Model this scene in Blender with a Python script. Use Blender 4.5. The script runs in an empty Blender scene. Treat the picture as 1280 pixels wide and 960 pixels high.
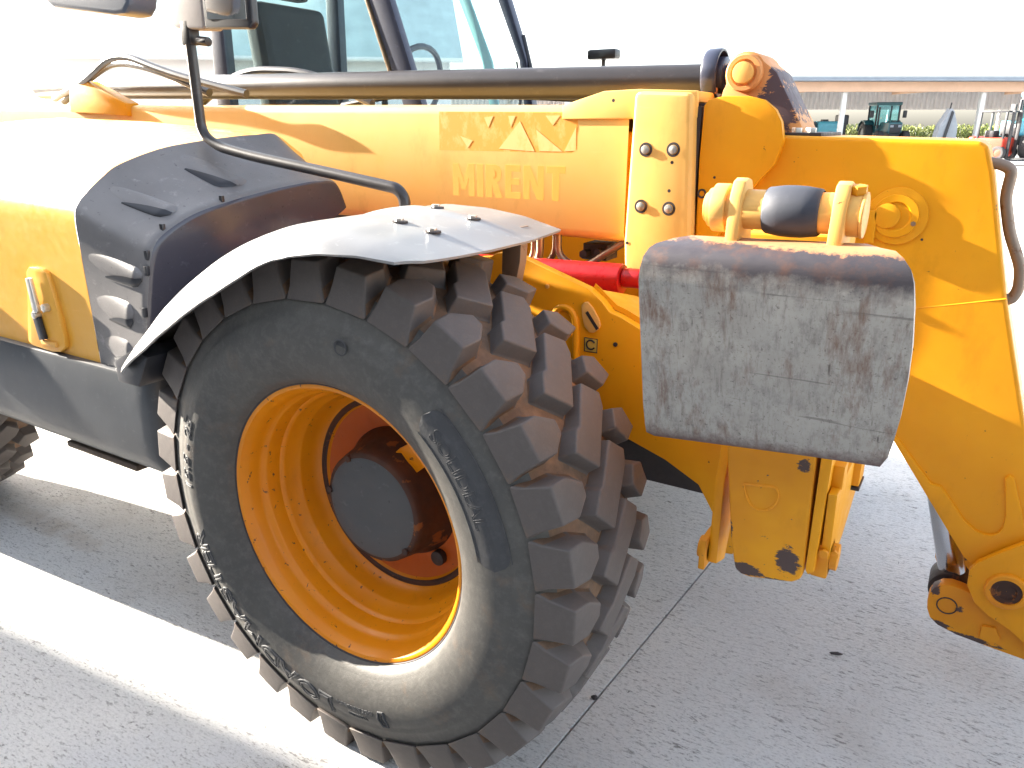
import bpy, bmesh, math, random
from mathutils import Vector, Matrix
random.seed(7)
S = bpy.context.scene
R = math.radians

# ------------------------------------------------------------------ camera, sky, sun, exposure
cam = bpy.data.objects.new('camera', bpy.data.cameras.new('camera'))
S.collection.objects.link(cam)
cam.data.sensor_width = 36.0
cam.data.lens = 950.0 / 1280.0 * 36.0
cam.data.clip_start = 0.02
cam.data.clip_end = 2000
YAW, PITCH = R(31.5), R(18.75)
CAM = Vector((1.104, -1.082, 1.442))
cam.location = CAM
cam.rotation_euler = (R(90) - PITCH, 0, YAW)
S.camera = cam

SUN_DIR = Vector((1.0, 0.09, -0.36)).normalized()          # the way the light travels
w = bpy.data.worlds.new('World'); S.world = w; w.use_nodes = True
nt = w.node_tree
bg = nt.nodes['Background']
sky = nt.nodes.new('ShaderNodeTexSky')
sky.sky_type = 'NISHITA'; sky.sun_disc = False
sky.sun_elevation = math.asin(-SUN_DIR.z)
sky.sun_rotation = math.atan2(-SUN_DIR.x, -SUN_DIR.y)
sky.air_density = 1.0; sky.dust_density = 2.5; sky.ozone_density = 1.0
hs = nt.nodes.new('ShaderNodeHueSaturation'); hs.inputs['Saturation'].default_value = .55          # a hazy, whitish sky
nt.links.new(sky.outputs[0], hs.inputs['Color']); nt.links.new(hs.outputs[0], bg.inputs[0])
bg.inputs[1].default_value = 0.105
sl = bpy.data.lights.new('sun', 'SUN'); sl.energy = 5.0; sl.angle = R(0.53); sl.color = (1.0, 0.92, 0.80)
so = bpy.data.objects.new('sun', sl); S.collection.objects.link(so)
so.rotation_euler = SUN_DIR.to_track_quat('-Z', 'Y').to_euler()
S.view_settings.view_transform = 'Standard'; S.view_settings.look = 'None'
S.view_settings.exposure = 2.9; S.view_settings.gamma = 1.0
S.cycles.max_bounces = 8; S.cycles.transparent_max_bounces = 12
S.cycles.sample_clamp_indirect = 8.0

# ------------------------------------------------------------------ helpers
COL = S.collection
ROOT = {}
def tag(o, label=None, cat=None, group=None, kind=None):
    if label: o['label'] = label
    if cat: o['category'] = cat
    if group: o['group'] = group
    if kind: o['kind'] = kind
    return o
def empty(name, loc, label, cat, group=None, rz=0.0):
    o = bpy.data.objects.new(name, None); COL.objects.link(o)
    o.location = loc; o.rotation_euler = (0, 0, rz); o.empty_display_size = .2
    ROOT[o.name] = Matrix.Translation(Vector(loc)) @ Matrix.Rotation(rz, 4, 'Z')
    return tag(o, label, cat, group)
def adopt(o, p, local=False):
    o.parent = p
    if p is not None and p.name in ROOT and not local:
        o.matrix_parent_inverse = ROOT[p.name].inverted()
def finish(me, ang=32):
    me.polygons.foreach_set('use_smooth', [True] * len(me.polygons))
    me.set_sharp_from_angle(angle=R(ang))
def obj(name, bm, mat, parent=None, label=None, ang=32, local=False, recalc=True):
    me = bpy.data.meshes.new(name)
    if recalc: bmesh.ops.recalc_face_normals(bm, faces=bm.faces)
    bm.to_mesh(me); bm.free()
    finish(me, ang)
    for m in (mat if isinstance(mat, (list, tuple)) else [mat]): me.materials.append(m)
    o = bpy.data.objects.new(name, me); COL.objects.link(o)
    if parent is not None: adopt(o, parent, local)
    if label: o['label'] = label
    return o
def merge(dst, src):
    me = bpy.data.meshes.new('t'); src.to_mesh(me); src.free(); dst.from_mesh(me); bpy.data.meshes.remove(me)
def bevel(bm, off, seg=2, ang=25):
    if off <= 0: return
    es = [e for e in bm.edges if len(e.link_faces) == 2 and e.calc_face_angle(0) > R(ang)]
    if es: bmesh.ops.bevel(bm, geom=es, offset=off, segments=seg, affect='EDGES', profile=.6, clamp_overlap=True)
def prism(pts, a0, a1, ax='y', bev=0.003, seg=2, bm=None):
    """polygon in the plane across axis ax, given depth from a0 to a1"""
    b = bmesh.new()
    def P(p, a):
        return {'y': (p[0], a, p[1]), 'x': (a, p[0], p[1]), 'z': (p[0], p[1], a)}[ax]
    A = [b.verts.new(P(p, a0)) for p in pts]; B = [b.verts.new(P(p, a1)) for p in pts]
    n = len(pts)
    b.faces.new(A); b.faces.new(B[::-1])
    for i in range(n): b.faces.new((A[i], B[i], B[(i + 1) % n], A[(i + 1) % n]))
    bmesh.ops.recalc_face_normals(b, faces=b.faces)
    bevel(b, bev, seg)
    if bm is None: return b
    merge(bm, b); return bm
def box(x0, x1, y0, y1, z0, z1, bev=0.004, seg=2, bm=None):
    return prism([(x0, z0), (x1, z0), (x1, z1), (x0, z1)], y0, y1, 'y', bev, seg, bm)
def rot_about(bm, c, axis, a):
    bmesh.ops.rotate(bm, verts=bm.verts, cent=Vector(c), matrix=Matrix.Rotation(a, 3, axis)); return bm
def cyl(p0, p1, r, n=24, r1=None, bev=0.0015, bm=None):
    p0 = Vector(p0); p1 = Vector(p1); d = p1 - p0
    b = bmesh.new()
    bmesh.ops.create_cone(b, cap_ends=True, segments=n, radius1=r, radius2=r if r1 is None else r1, depth=d.length)
    if bev: bevel(b, bev, 2, 50)
    bmesh.ops.transform(b, verts=b.verts, matrix=Matrix.Translation((p0 + p1) / 2) @ d.to_track_quat('Z', 'Y').to_matrix().to_4x4())
    if bm is None: return b
    merge(bm, b); return bm
def arc(c, r, a0, a1, n):
    return [(c[0] + r * math.cos(R(a0 + (a1 - a0) * i / n)), c[1] + r * math.sin(R(a0 + (a1 - a0) * i / n))) for i in range(n + 1)]
def fillet(path, rad, n=6):
    path = [Vector(p) for p in path]; out = [path[0]]
    for i in range(1, len(path) - 1):
        a, b, c = path[i - 1], path[i], path[i + 1]
        u = (a - b); v = (c - b); l = min(rad, u.length * .48, v.length * .48)
        s = b + u.normalized() * l; e = b + v.normalized() * l
        for k in range(n + 1):
            t = k / n; out.append(s.lerp(b, t).lerp(b.lerp(e, t), t))
    out.append(path[-1]); return out
def tube(path, r, n=12, bm=None, caps=True, radii=None):
    path = [Vector(p) for p in path]
    b = bmesh.new(); rings = []
    t0 = (path[1] - path[0]).normalized()
    up = Vector((0, 0, 1)) if abs(t0.z) < .9 else Vector((1, 0, 0))
    nrm = t0.cross(up).normalized()
    for i, p in enumerate(path):
        t = (path[min(i + 1, len(path) - 1)] - path[max(i - 1, 0)]).normalized()
        nrm = (nrm - t * nrm.dot(t)).normalized(); bi = t.cross(nrm)
        rr = radii[i] if radii else r
        rings.append([b.verts.new(p + (nrm * math.cos(2 * math.pi * k / n) + bi * math.sin(2 * math.pi * k / n)) * rr) for k in range(n)])
    for i in range(len(rings) - 1):
        for k in range(n):
            b.faces.new((rings[i][k], rings[i][(k + 1) % n], rings[i + 1][(k + 1) % n], rings[i + 1][k]))
    if caps: b.faces.new(rings[0][::-1]); b.faces.new(rings[-1])
    if bm is None: return b
    merge(bm, b); return bm
def lathe_y(profile, c, n=64, closed=False, a0=0.0, a1=360.0, bm=None):
    """profile of (y, r) turned about an axis along y through c=(x, z)"""
    b = bmesh.new(); full = abs(a1 - a0) >= 360
    m = n if full else n + 1; rows = []
    for i in range(m):
        a = R(a0 + (a1 - a0) * i / n)
        rows.append([b.verts.new((c[0] + r * math.cos(a), y, c[1] + r * math.sin(a))) for y, r in profile])
    L = len(profile)
    for i in range(n if full else n):
        A = rows[i]; B = rows[(i + 1) % m]
        for k in range(L if closed else L - 1):
            f = (A[k], A[(k + 1) % L], B[(k + 1) % L], B[k])
            b.faces.new(f)
    if not closed:
        pass
    if bm is None: return b
    merge(bm, b); return bm
def grid_surface(rows, bm=None):
    b = bmesh.new()
    V = [[b.verts.new(p) for p in r] for r in rows]
    for i in range(len(V) - 1):
        for k in range(len(V[0]) - 1):
            b.faces.new((V[i][k], V[i][k + 1], V[i + 1][k + 1], V[i + 1][k]))
    if bm is None: return b
    merge(bm, b); return bm
def solid(bm, t):
    bmesh.ops.recalc_face_normals(bm, faces=bm.faces)
    bmesh.ops.solidify(bm, geom=bm.faces[:], thickness=t); return bm
def hexbolt(p, d, r, h, bm=None):
    p = Vector(p); d = Vector(d).normalized()
    b = cyl(p, p + d * h, r, 6, bev=.0008)
    if bm is None: return b
    merge(bm, b); return bm
def text_bm(s, size, extrude=.001, offset=0.0, outline=None):
    cu = bpy.data.curves.new('t', 'FONT'); cu.body = s; cu.size = size; cu.extrude = extrude; cu.offset = offset
    cu.align_x = 'LEFT'
    if outline: cu.fill_mode = 'NONE'; cu.extrude = 0; cu.bevel_depth = outline; cu.bevel_resolution = 1
    cu.resolution_u = 4
    o = bpy.data.objects.new('t', cu); COL.objects.link(o)
    bpy.context.view_layer.update()
    me = bpy.data.meshes.new_from_object(o.evaluated_get(bpy.context.evaluated_depsgraph_get()))
    b = bmesh.new(); b.from_mesh(me)
    bpy.data.objects.remove(o); bpy.data.curves.remove(cu); bpy.data.meshes.remove(me)
    return b

# ------------------------------------------------------------------ materials
class N:
    """small wrapper for building node materials in object space (all parts share the world's metres)"""
    def __init__(s, name):
        s.m = bpy.data.materials.new(name); s.m.use_nodes = True; s.t = s.m.node_tree
        s.b = s.t.nodes['Principled BSDF']; s.co = s.t.nodes.new('ShaderNodeTexCoord')
    def new(s, t, **k):
        n = s.t.nodes.new(t)
        for a, v in k.items(): setattr(n, a, v)
        return n
    def link(s, a, b): s.t.links.new(a, b)
    def vec(s, scale=(1, 1, 1), rot=(0, 0, 0), src='Object'):
        mp = s.new('ShaderNodeMapping'); mp.inputs['Scale'].default_value = scale; mp.inputs['Rotation'].default_value = rot
        s.link(s.co.outputs[src], mp.inputs[0]); return mp.outputs[0]
    def noise(s, scale, detail=5, rough=.55, vec=None, dist=0):
        n = s.new('ShaderNodeTexNoise'); n.inputs['Scale'].default_value = scale; n.inputs['Detail'].default_value = detail
        n.inputs['Roughness'].default_value = rough; n.inputs['Distortion'].default_value = dist
        s.link(vec if vec else s.co.outputs['Object'], n.inputs['Vector']); return n.outputs['Fac']
    def voro(s, scale, vec=None, feat='F1'):
        n = s.new('ShaderNodeTexVoronoi', feature=feat); n.inputs['Scale'].default_value = scale
        s.link(vec if vec else s.co.outputs['Object'], n.inputs['Vector']); return n.outputs['Distance']
    def ramp(s, fac, *stops):
        r = s.new('ShaderNodeValToRGB'); s.link(fac, r.inputs[0]); e = r.color_ramp.elements
        while len(e) < len(stops): e.new(.5)
        for i, (p, c) in enumerate(stops):
            e[i].position = p; e[i].color = (c, c, c, 1) if isinstance(c, (int, float)) else (*c, 1)
        return r.outputs[0]
    def mix(s, fac, a, b, blend='MIX'):
        n = s.new('ShaderNodeMix', data_type='RGBA', blend_type=blend)
        for i, v in ((0, fac), (6, a), (7, b)):
            if isinstance(v, (int, float)): n.inputs[i].default_value = v
            elif isinstance(v, tuple): n.inputs[i].default_value = (*v, 1)
            else: s.link(v, n.inputs[i])
        return n.outputs[2]
    def math(s, op, a, b):
        n = s.new('ShaderNodeMath', operation=op)
        for i, v in ((0, a), (1, b)):
            if isinstance(v, (int, float)): n.inputs[i].default_value = v
            else: s.link(v, n.inputs[i])
        return n.outputs[0]
    def axis(s, k):
        x = s.new('ShaderNodeSeparateXYZ'); s.link(s.co.outputs['Object'], x.inputs[0]); return x.outputs[k]
    def bump(s, h, strength=.3, dist=.002, prev=None):
        n = s.new('ShaderNodeBump'); n.inputs['Strength'].default_value = strength; n.inputs['Distance'].default_value = dist
        s.link(h, n.inputs['Height'])
        if prev: s.link(prev, n.inputs['Normal'])
        return n.outputs[0]
    def out(s, color=None, rough=None, normal=None, metal=None, **k):
        for nm, v in (('Base Color', color), ('Roughness', rough), ('Normal', normal), ('Metallic', metal)):
            if v is None: continue
            i = s.b.inputs[nm]
            if isinstance(v, (int, float)): i.default_value = v
            elif isinstance(v, tuple): i.default_value = (*v, 1)
            else: s.link(v, i)
        for a, v in k.items(): s.b.inputs[a.replace('_', ' ')].default_value = v
        return s.m

def paint(name, base, dark, chip=(.10, .045, .02), chips=.70, rough=.42, scale=3.0, orange=.12, coat=.15, cs=55, patches=()):
    n = N(name)
    big = n.noise(scale, 4, .6)
    fine = n.noise(42, 6, .65)
    c = n.mix(n.ramp(big, (.35, 0), (.68, 1)), base, dark)
    grime = n.ramp(n.noise(7.5, 8, .72, n.vec((1, 1, .45))), (.55, 0), (.80, .55))
    c = n.mix(grime, c, tuple(x * .55 for x in dark))
    ch = n.ramp(n.noise(cs, 7, .62, None, .4), (chips, 0), (chips + .025, 1))
    for (px, pz, rx, rz) in patches:                      # bare patches where the paint has been knocked off
        dx = n.math('DIVIDE', n.math('SUBTRACT', n.axis(0), px), rx); dz = n.math('DIVIDE', n.math('SUBTRACT', n.axis(2), pz), rz)
        d = n.math('ADD', n.math('MULTIPLY', dx, dx), n.math('MULTIPLY', dz, dz))
        d = n.math('ADD', d, n.math('MULTIPLY', n.math('SUBTRACT', n.noise(52, 9, .78, n.vec((.5, 1, 1.5))), .5), 5.5))
        ch = n.math('MAXIMUM', ch, n.ramp(d, (.80, 1), (.90, 0)))
    c = n.mix(ch, c, chip)
    scr = n.ramp(n.noise(60, 3, .5, n.vec((.10, 1, 1.6), (0, R(24), 0))), (.70, 0), (.76, .35))
    c = n.mix(scr, c, tuple(min(1, x * 1.12 + .03) for x in base))
    r = n.ramp(fine, (.3, rough - .08), (.7, rough + .14))
    b1 = n.bump(n.noise(260, 2, .5), orange, .0006)
    b2 = n.bump(n.noise(9, 3, .5), .10, .004, b1)
    b3 = n.bump(ch, -.4, .0012, b2)
    return n.out(c, r, b3, Coat_Weight=coat * .5, Coat_Roughness=.25, Specular_IOR_Level=.28)

YEL = (.78, .340, .006); YELD = (.72, .285, .004)
M_yel = paint('yellow_paint', YEL, YELD, chips=.69)
M_boom = paint('yellow_paint_boom', (.80, .49, .145), (.79, .45, .105), chips=.80, rough=.48)
M_bonnet = paint('yellow_paint_faded', (.80, .42, .075), (.77, .36, .035), chips=.82, rough=.36, coat=.35)
M_yelworn = paint('yellow_paint_worn', YEL, (.62, .21, .015), chip=(.085, .055, .05), chips=.665, rough=.5, cs=34, patches=((1.16, .20, .05, .012), (1.23, .185, .09, .010), (1.215, .26, .012, .010), (1.155, .30, .012, .02)))
M_lugworn = paint('yellow_paint_rusty', (.68, .32, .11), (.58, .23, .07), chip=(.085, .055, .06), chips=.66, rough=.55, cs=40, patches=((.612, 1.49, .055, .075), (.60, 1.555, .02, .04), (.49, 1.44, .03, .012)))
M_leg = paint('stabiliser_leg_paint', YEL, (.60, .21, .010), chip=(.085, .055, .05), chips=.67, rough=.5, cs=60, patches=((.908, .712, .020, .028), (.840, .674, .030, .012), (.90, .668, .03, .006), (.795, .74, .012, .03), (.915, .90, .012, .012)))
M_rim = paint('orange_rim_paint', (.78, .265, .003), (.68, .205, .003), chips=.645, rough=.36, coat=.25)
M_disc = paint('rim_disc_paint', (.56, .115, .008), (.45, .085, .008), chips=.68, rough=.55)
M_red = paint('red_ram_paint', (.42, .012, .014), (.34, .010, .012), chips=.8, rough=.3)
M_pale = paint('pale_sun_bleached_paint', (.76, .44, .13), (.70, .36, .08), chips=.66, rough=.5, cs=24)

def rubber(name, c1, c2, rough=.75, dust=(.20, .115, .06), d0=.56, d1=.80, bs=.35, mott=.5):
    n = N(name)
    c = n.mix(n.ramp(n.noise(6, 5, .6), (.3, 0), (.7, 1)), c1, c2)
    c = n.mix(n.ramp(n.noise(13, 6, .7), (d0, 0), (d1, .7)), c, dust)
    c = n.mix(n.ramp(n.noise(260, 3, .6), (.66, 0), (.74, .18)), c, tuple(x * 1.5 for x in c1))
    c = n.mix(n.ramp(n.noise(48, 7, .72), (.46, 0), (.72, mott)), c, tuple(x * 1.6 + .01 for x in c1))
    b = n.bump(n.noise(420, 3, .6), bs, .0007)
    b = n.bump(n.noise(70, 6, .7), .35, .0022, b); b = n.bump(n.noise(14, 3, .6), .2, .004, b)
    return n.out(c, rough, b, Specular_IOR_Level=.5)
M_rub = rubber('tyre_rubber', (.082, .077, .068), (.055, .052, .048), rough=.6, d0=.56, d1=1.0)
M_lug = rubber('tyre_lug_rubber', (.112, .093, .085), (.078, .066, .060), rough=.62, d0=.58, d1=.95, mott=.2)
M_crown = rubber('tyre_groove_dirt', (.15, .085, .048), (.085, .055, .038), dust=(.28, .15, .075), d0=.45, d1=.7)
M_letter = rubber('tyre_letter_rubber', (.050, .050, .052), (.040, .040, .042), d0=.7, d1=.95)

def plastic(name, c1, c2, rough=.45, bs=.35, scale=500, spot=.0):
    n = N(name)
    c = n.mix(n.ramp(n.noise(5, 5, .6), (.3, 0), (.7, 1)), c1, c2)
    c = n.mix(n.ramp(n.noise(22, 8, .72, n.vec((1, 1, 1.5), (0, R(-28), 0))), (.58, 0), (.74, .55)), c, tuple(x * 2.0 + .02 for x in c1))
    if spot: c = n.mix(n.ramp(n.noise(75, 3, .5), (.68, 0), (.73, spot)), c, (.015, .013, .018))
    b = n.bump(n.noise(scale, 2, .5), bs, .0008)
    b = n.bump(n.noise(14, 3, .5), .12, .004, b)
    return n.out(c, rough, b)
M_cover = plastic('textured_black_plastic', (.17, .16, .157), (.125, .117, .116), .40, .5, 900, .5)
M_edge = plastic('smooth_dark_plastic', (.050, .046, .060), (.036, .034, .046), .20, .10, 300, .6)
M_skirt = plastic('dark_grey_skirt', (.060, .064, .070), (.042, .045, .050), .40, .2, 350)
M_fend = plastic('grey_mudguard_plastic', (.235, .232, .23), (.185, .184, .182), .33, .18, 420)
M_black = plastic('black_trim', (.022, .022, .026), (.016, .016, .02), .35, .12, 300)
M_tubeb = plastic('black_painted_tube', (.045, .040, .040), (.032, .028, .028), .32, .15, 260, .4)
M_cabframe = plastic('cab_frame_blue_black', (.030, .036, .062), (.022, .026, .048), .30, .10, 300)
M_seat = plastic('seat_fabric', (.05, .05, .055), (.035, .035, .04), .85, .5, 700)

def metal(name, c, rough=.35, m=1.0, rust=.72, rustc=(.16, .07, .03)):
    n = N(name)
    k = n.ramp(n.noise(24, 7, .7), (rust, 0), (rust + .06, 1))
    col = n.mix(k, c, rustc)
    r = n.ramp(n.noise(60, 4, .6), (.3, rough * .8), (.7, rough * 1.3))
    mt = n.ramp(n.noise(24, 7, .7), (rust, m), (rust + .06, .1))
    return n.out(col, r, n.bump(n.noise(300, 2, .5), .12, .0005), mt)
M_chrome = metal('chromed_rod', (.62, .63, .66), .16, 1, .95)
M_bolt = metal('zinc_bolt', (.66, .63, .58), .35, .9, .74)
M_pipe = metal('brown_steel_pipe', (.34, .25, .17), .34, .8, .66)
M_dark = metal('dark_greasy_steel', (.05, .042, .042), .5, .4, .62, (.11, .05, .03))
M_hub = plastic('hub_grey_paint', (.075, .078, .080), (.058, .060, .062), .55, .3, 200, .5)
M_hubrust = paint('hub_rust', (.085, .034, .018), (.036, .024, .022), chip=(.20, .07, .02), chips=.60, rough=.65, cs=18, scale=9)
M_handle = metal('worn_handle_steel', (.27, .20, .15), .45, .5, .58)

def footplate():
    n = N('worn_steel_footplate')
    z = n.axis(2)
    c = n.mix(n.ramp(n.noise(8, 7, .7), (.3, 0), (.7, 1)), (.43, .405, .365), (.30, .285, .26))
    c = n.mix(n.ramp(n.noise(70, 6, .75, n.vec((1, 1, .55))), (.50, 0), (.72, .6)), c, (.14, .125, .115))
    c = n.mix(n.ramp(n.noise(55, 6, .75, n.vec((2.2, 1, .28))), (.52, 0), (.66, .6)), c, (.17, .15, .13))
    c = n.mix(n.ramp(n.noise(3.2, 5, .6), (.52, 0), (.70, .45)), c, (.20, .16, .13))
    fl = n.ramp(n.noise(170, 5, .75), (.58, 0), (.66, .7)); c = n.mix(fl, c, (.10, .085, .075))
    st = n.ramp(n.noise(17, 7, .75, n.vec((1.2, 1, .22), (0, R(-24), 0))), (.53, 0), (.66, .8)); c = n.mix(st, c, (.16, .085, .055))
    sc = n.ramp(n.noise(44, 3, .6, n.vec((.06, 1, 1.8), (0, R(-4), 0))), (.65, 0), (.68, .5)); c = n.mix(sc, c, (.08, .07, .06))
    sc2 = n.ramp(n.noise(30, 3, .6, n.vec((1.9, 1, .07), (0, R(13), 0))), (.68, 0), (.73, .8)); c = n.mix(sc2, c, (.38, .37, .35))
    sc3 = n.ramp(n.noise(26, 3, .6, n.vec((1.9, 1, .09), (0, R(-24), 0))), (.71, 0), (.74, .8)); c = n.mix(sc3, c, (.08, .065, .055))
    zz = n.math('ADD', z, n.math('MULTIPLY', n.noise(30, 7, .75), .055))
    mr = n.new('ShaderNodeMapRange'); n.link(zz, mr.inputs[0]); mr.inputs[1].default_value = 1.244; mr.inputs[2].default_value = 1.276
    c = n.mix(mr.outputs[0], c, n.mix(n.ramp(n.noise(22, 6, .7), (.50, 0), (.68, 1)), (.042, .037, .045), (.095, .050, .040)))
    mt = n.new('ShaderNodeMapRange'); n.link(n.math('ADD', z, n.math('MULTIPLY', n.noise(38, 8, .78), .030)), mt.inputs[0]); mt.inputs[1].default_value = 1.293; mt.inputs[2].default_value = 1.296
    c = n.mix(mt.outputs[0], c, (.40, .19, .09))
    lo = n.new('ShaderNodeMapRange'); n.link(n.math('ADD', n.math('SUBTRACT', z, n.math('MULTIPLY', n.axis(0), .078)), n.math('MULTIPLY', n.noise(60, 6, .75), .05)), lo.inputs[0])
    lo.inputs[1].default_value = .932; lo.inputs[2].default_value = .902
    c = n.mix(lo.outputs[0], c, (.115, .060, .058))
    r = n.ramp(n.noise(50, 5, .6), (.3, .40), (.7, .60))
    b = n.bump(n.noise(160, 5, .7), .35, .0008); b = n.bump(sc, -.4, .0008, b); b = n.bump(n.noise(7, 3, .5), .3, .006, b)
    return n.out(c, r, b, .08)
M_foot = footplate()

def concrete():
    n = N('brushed_concrete')
    v = n.vec((.75, 1.25, 1), (0, 0, R(-20)))
    v2 = n.vec((.50, 1.55, 1), (0, 0, R(-24)))
    v3 = n.vec((1.3, .7, 1), (0, 0, R(-40)))
    c = n.mix(n.ramp(n.noise(2.2, 6, .6), (.3, 0), (.7, 1)), (.79, .775, .745), (.69, .68, .665))
    c = n.mix(n.ramp(n.noise(1.1, 5, .65), (.54, 0), (.72, .55)), c, (.56, .50, .42))
    c = n.mix(n.ramp(n.noise(.8, 4, .6, n.vec((1, 1, 1), (0, 0, 1.0))), (.56, 0), (.74, .45)), c, (.58, .61, .68))
    # a brown smear of dried mud by the rear wheel
    dx = n.math('DIVIDE', n.math('ADD', n.axis(0), 1.75), .62); dy = n.math('DIVIDE', n.math('SUBTRACT', n.axis(1), .19), .10)
    d = n.math('ADD', n.math('MULTIPLY', dx, dx), n.math('MULTIPLY', dy, dy)); d = n.math('ADD', d, n.math('MULTIPLY', n.noise(9, 6, .7), 1.2))
    c = n.mix(n.ramp(d, (.45, .6), (1.0, 0)), c, (.42, .32, .22))
    grain = n.noise(120, 7, .75, v)
    c = n.mix(n.ramp(grain, (.50, 0), (.66, .55)), c, (.40, .39, .375))
    cl = n.ramp(n.noise(3.5, 5, .65), (.35, .35), (.65, 1))
    sp = n.math('MULTIPLY', n.ramp(n.noise(44, 7, .72, v2), (.570, 0), (.615, .75)), cl); c = n.mix(sp, c, (.13, .115, .105))
    sp2 = n.math('MULTIPLY', n.ramp(n.noise(95, 5, .7, v2), (.565, 0), (.62, .75)), cl); c = n.mix(sp2, c, (.17, .155, .145))
    sp3 = n.ramp(n.noise(30, 6, .72, v3), (.655, 0), (.685, .85)); c = n.mix(sp3, c, (.11, .095, .085))
    wh = n.ramp(n.noise(140, 3, .6), (.64, 0), (.70, .6)); c = n.mix(wh, c, (.82, .81, .79))
    b = n.bump(grain, 1.0, .006)
    b = n.bump(n.noise(55, 6, .72, v2), .9, .010, b); b = n.bump(sp, -.8, .004, b); b = n.bump(sp2, -.5, .002, b)
    return n.out(c, .8, b, Specular_IOR_Level=.3)
M_conc = concrete()
def simple(name, c, rough=.6, metal=0.0, var=.25, scale=4):
    n = N(name)
    col = n.mix(n.ramp(n.noise(scale, 5, .6), (.3, 0), (.7, 1)), c, tuple(x * (1 - var) for x in c))
    return n.out(col, rough, n.bump(n.noise(scale * 20, 3, .6), .15, .002), metal)
def glass(name, tint, refl=.5):
    m = bpy.data.materials.new(name); m.use_nodes = True; t = m.node_tree
    for x in list(t.nodes): t.nodes.remove(x)
    o = t.nodes.new('ShaderNodeOutputMaterial'); mx = t.nodes.new('ShaderNodeMixShader'); tr = t.nodes.new('ShaderNodeBsdfTransparent')
    gl = t.nodes.new('ShaderNodeBsdfGlossy'); lw = t.nodes.new('ShaderNodeLayerWeight'); lw.inputs[0].default_value = .35; pw = t.nodes.new('ShaderNodeMath'); pw.operation = 'POWER'; pw.inputs[1].default_value = 2.5; fr = t.nodes.new('ShaderNodeMath'); fr.operation = 'MULTIPLY_ADD'; fr.inputs[1].default_value = .45; fr.inputs[2].default_value = .03; t.links.new(lw.outputs['Facing'], pw.inputs[0]); t.links.new(pw.outputs[0], fr.inputs[0])
    nz = t.nodes.new('ShaderNodeTexNoise'); nz.inputs['Scale'].default_value = 7
    mr = t.nodes.new('ShaderNodeMixRGB'); mr.inputs[1].default_value = (*tint, 1); mr.inputs[2].default_value = (*[x * .86 for x in tint], 1)
    t.links.new(nz.outputs[0], mr.inputs[0]); t.links.new(mr.outputs[0], tr.inputs[0])
    gl.inputs['Roughness'].default_value = .02
    t.links.new(fr.outputs[0], mx.inputs[0]); t.links.new(tr.outputs[0], mx.inputs[1]); t.links.new(gl.outputs[0], mx.inputs[2]); t.links.new(mx.outputs[0], o.inputs[0])
    return m
M_glass = glass('teal_cab_glass', (.92, .98, .98))
M_mirror = metal('mirror_glass', (.85, .85, .86), .03, 1, .99)

# ------------------------------------------------------------------ the yard
yard = bpy.data.objects.new('ground', None)
def sheet(name, x0, x1, y0, y1, z, mat, kind='structure'):
    b = bmesh.new(); b.faces.new([b.verts.new(p) for p in ((x0, y0, z), (x1, y0, z), (x1, y1, z), (x0, y1, z))])
    o = obj(name, b, mat); o['kind'] = kind; return o
bpy.data.objects.remove(yard)
M_far = simple('yard_gravel_concrete', (.46, .455, .44), .85, 0, .2, .6)
M_joint = simple('dirty_joint', (.035, .03, .027), .95, 0, .3, 30)
M_field = simple('field_soil', (.20, .19, .11), .95, 0, .4, .3)
sheet('ground', -900, 900, -900, 900, -.034, M_far)
sb = box(-2.4975, 2.4975, -2.9975, 2.9975, -.030, 0, .0015, 1)
slab_rot = R(-3.6)
joint_bed = sheet('joint_bed', -26, 30, -19, 37, -.031, M_joint)
slabs = None
cr, sr = math.cos(slab_rot), math.sin(slab_rot)
first = None
for i in range(-4, 5):
    for k in range(-2, 6):
        lx = .408 + 2.5 + 5 * i; ly = 5 * 0 + 1.2 + 6 * k
        wx, wy = lx * cr - ly * sr, lx * sr + ly * cr
        if first is None:
            first = obj('slab', sb, M_conc); o = first
        else:
            o = first.copy(); COL.objects.link(o)
        o.location = (wx, wy, 0); o.rotation_euler = (0, 0, slab_rot)
        o.parent = joint_bed
        o.name = 'slab'
# concrete keeps one continuous grain: position in the world drives it
for nd in list(M_conc.node_tree.nodes):
    if nd.type == 'TEX_COORD':
        g = M_conc.node_tree.nodes.new('ShaderNodeNewGeometry')
        for l in list(M_conc.node_tree.links):
            if l.from_node == nd:
                M_conc.node_tree.links.new(g.outputs['Position'], l.to_socket)
joint_bed.name = 'concrete_yard'

# ------------------------------------------------------------------ the telehandler
T = empty('telehandler', (-1.1, 1.12, 0), 'yellow telehandler with a big lugged front wheel and a raised grey stabiliser foot', 'telehandler')

# ---- front wheel
WC = (0.0, .600)
tprof = [(.006, .318), (-.010, .3325), (-.024, .340), (-.036, .350), (-.0385, .356), (-.041, .359), (-.050, .378), (-.060, .408), (-.063, .440), (-.058, .462), (-.052, .472), (-.052, .481), (-.047, .486),
         (-.043, .505), (-.035, .527), (-.016, .549), (.012, .565), (.05, .574), (.095, .578), (.145, .580)]
tfull = tprof + [(.29 - y, r) for y, r in tprof[-2::-1]]
def sidewall_y(r):
    for (y0, r0), (y1, r1) in zip(tprof, tprof[1:]):
        if r0 <= r <= r1: return y0 + (y1 - y0) * (r - r0) / max(1e-6, r1 - r0)
    return -.04
bt = lathe_y(tfull, WC, 124)
for f in bt.faces:
    c = f.calc_center_median(); r = math.hypot(c.x - WC[0], c.z - WC[1])
    f.material_index = 1 if r > .545 else 0
tyre = obj('tyre', bt, [M_rub, M_crown], T, ang=50)
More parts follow.
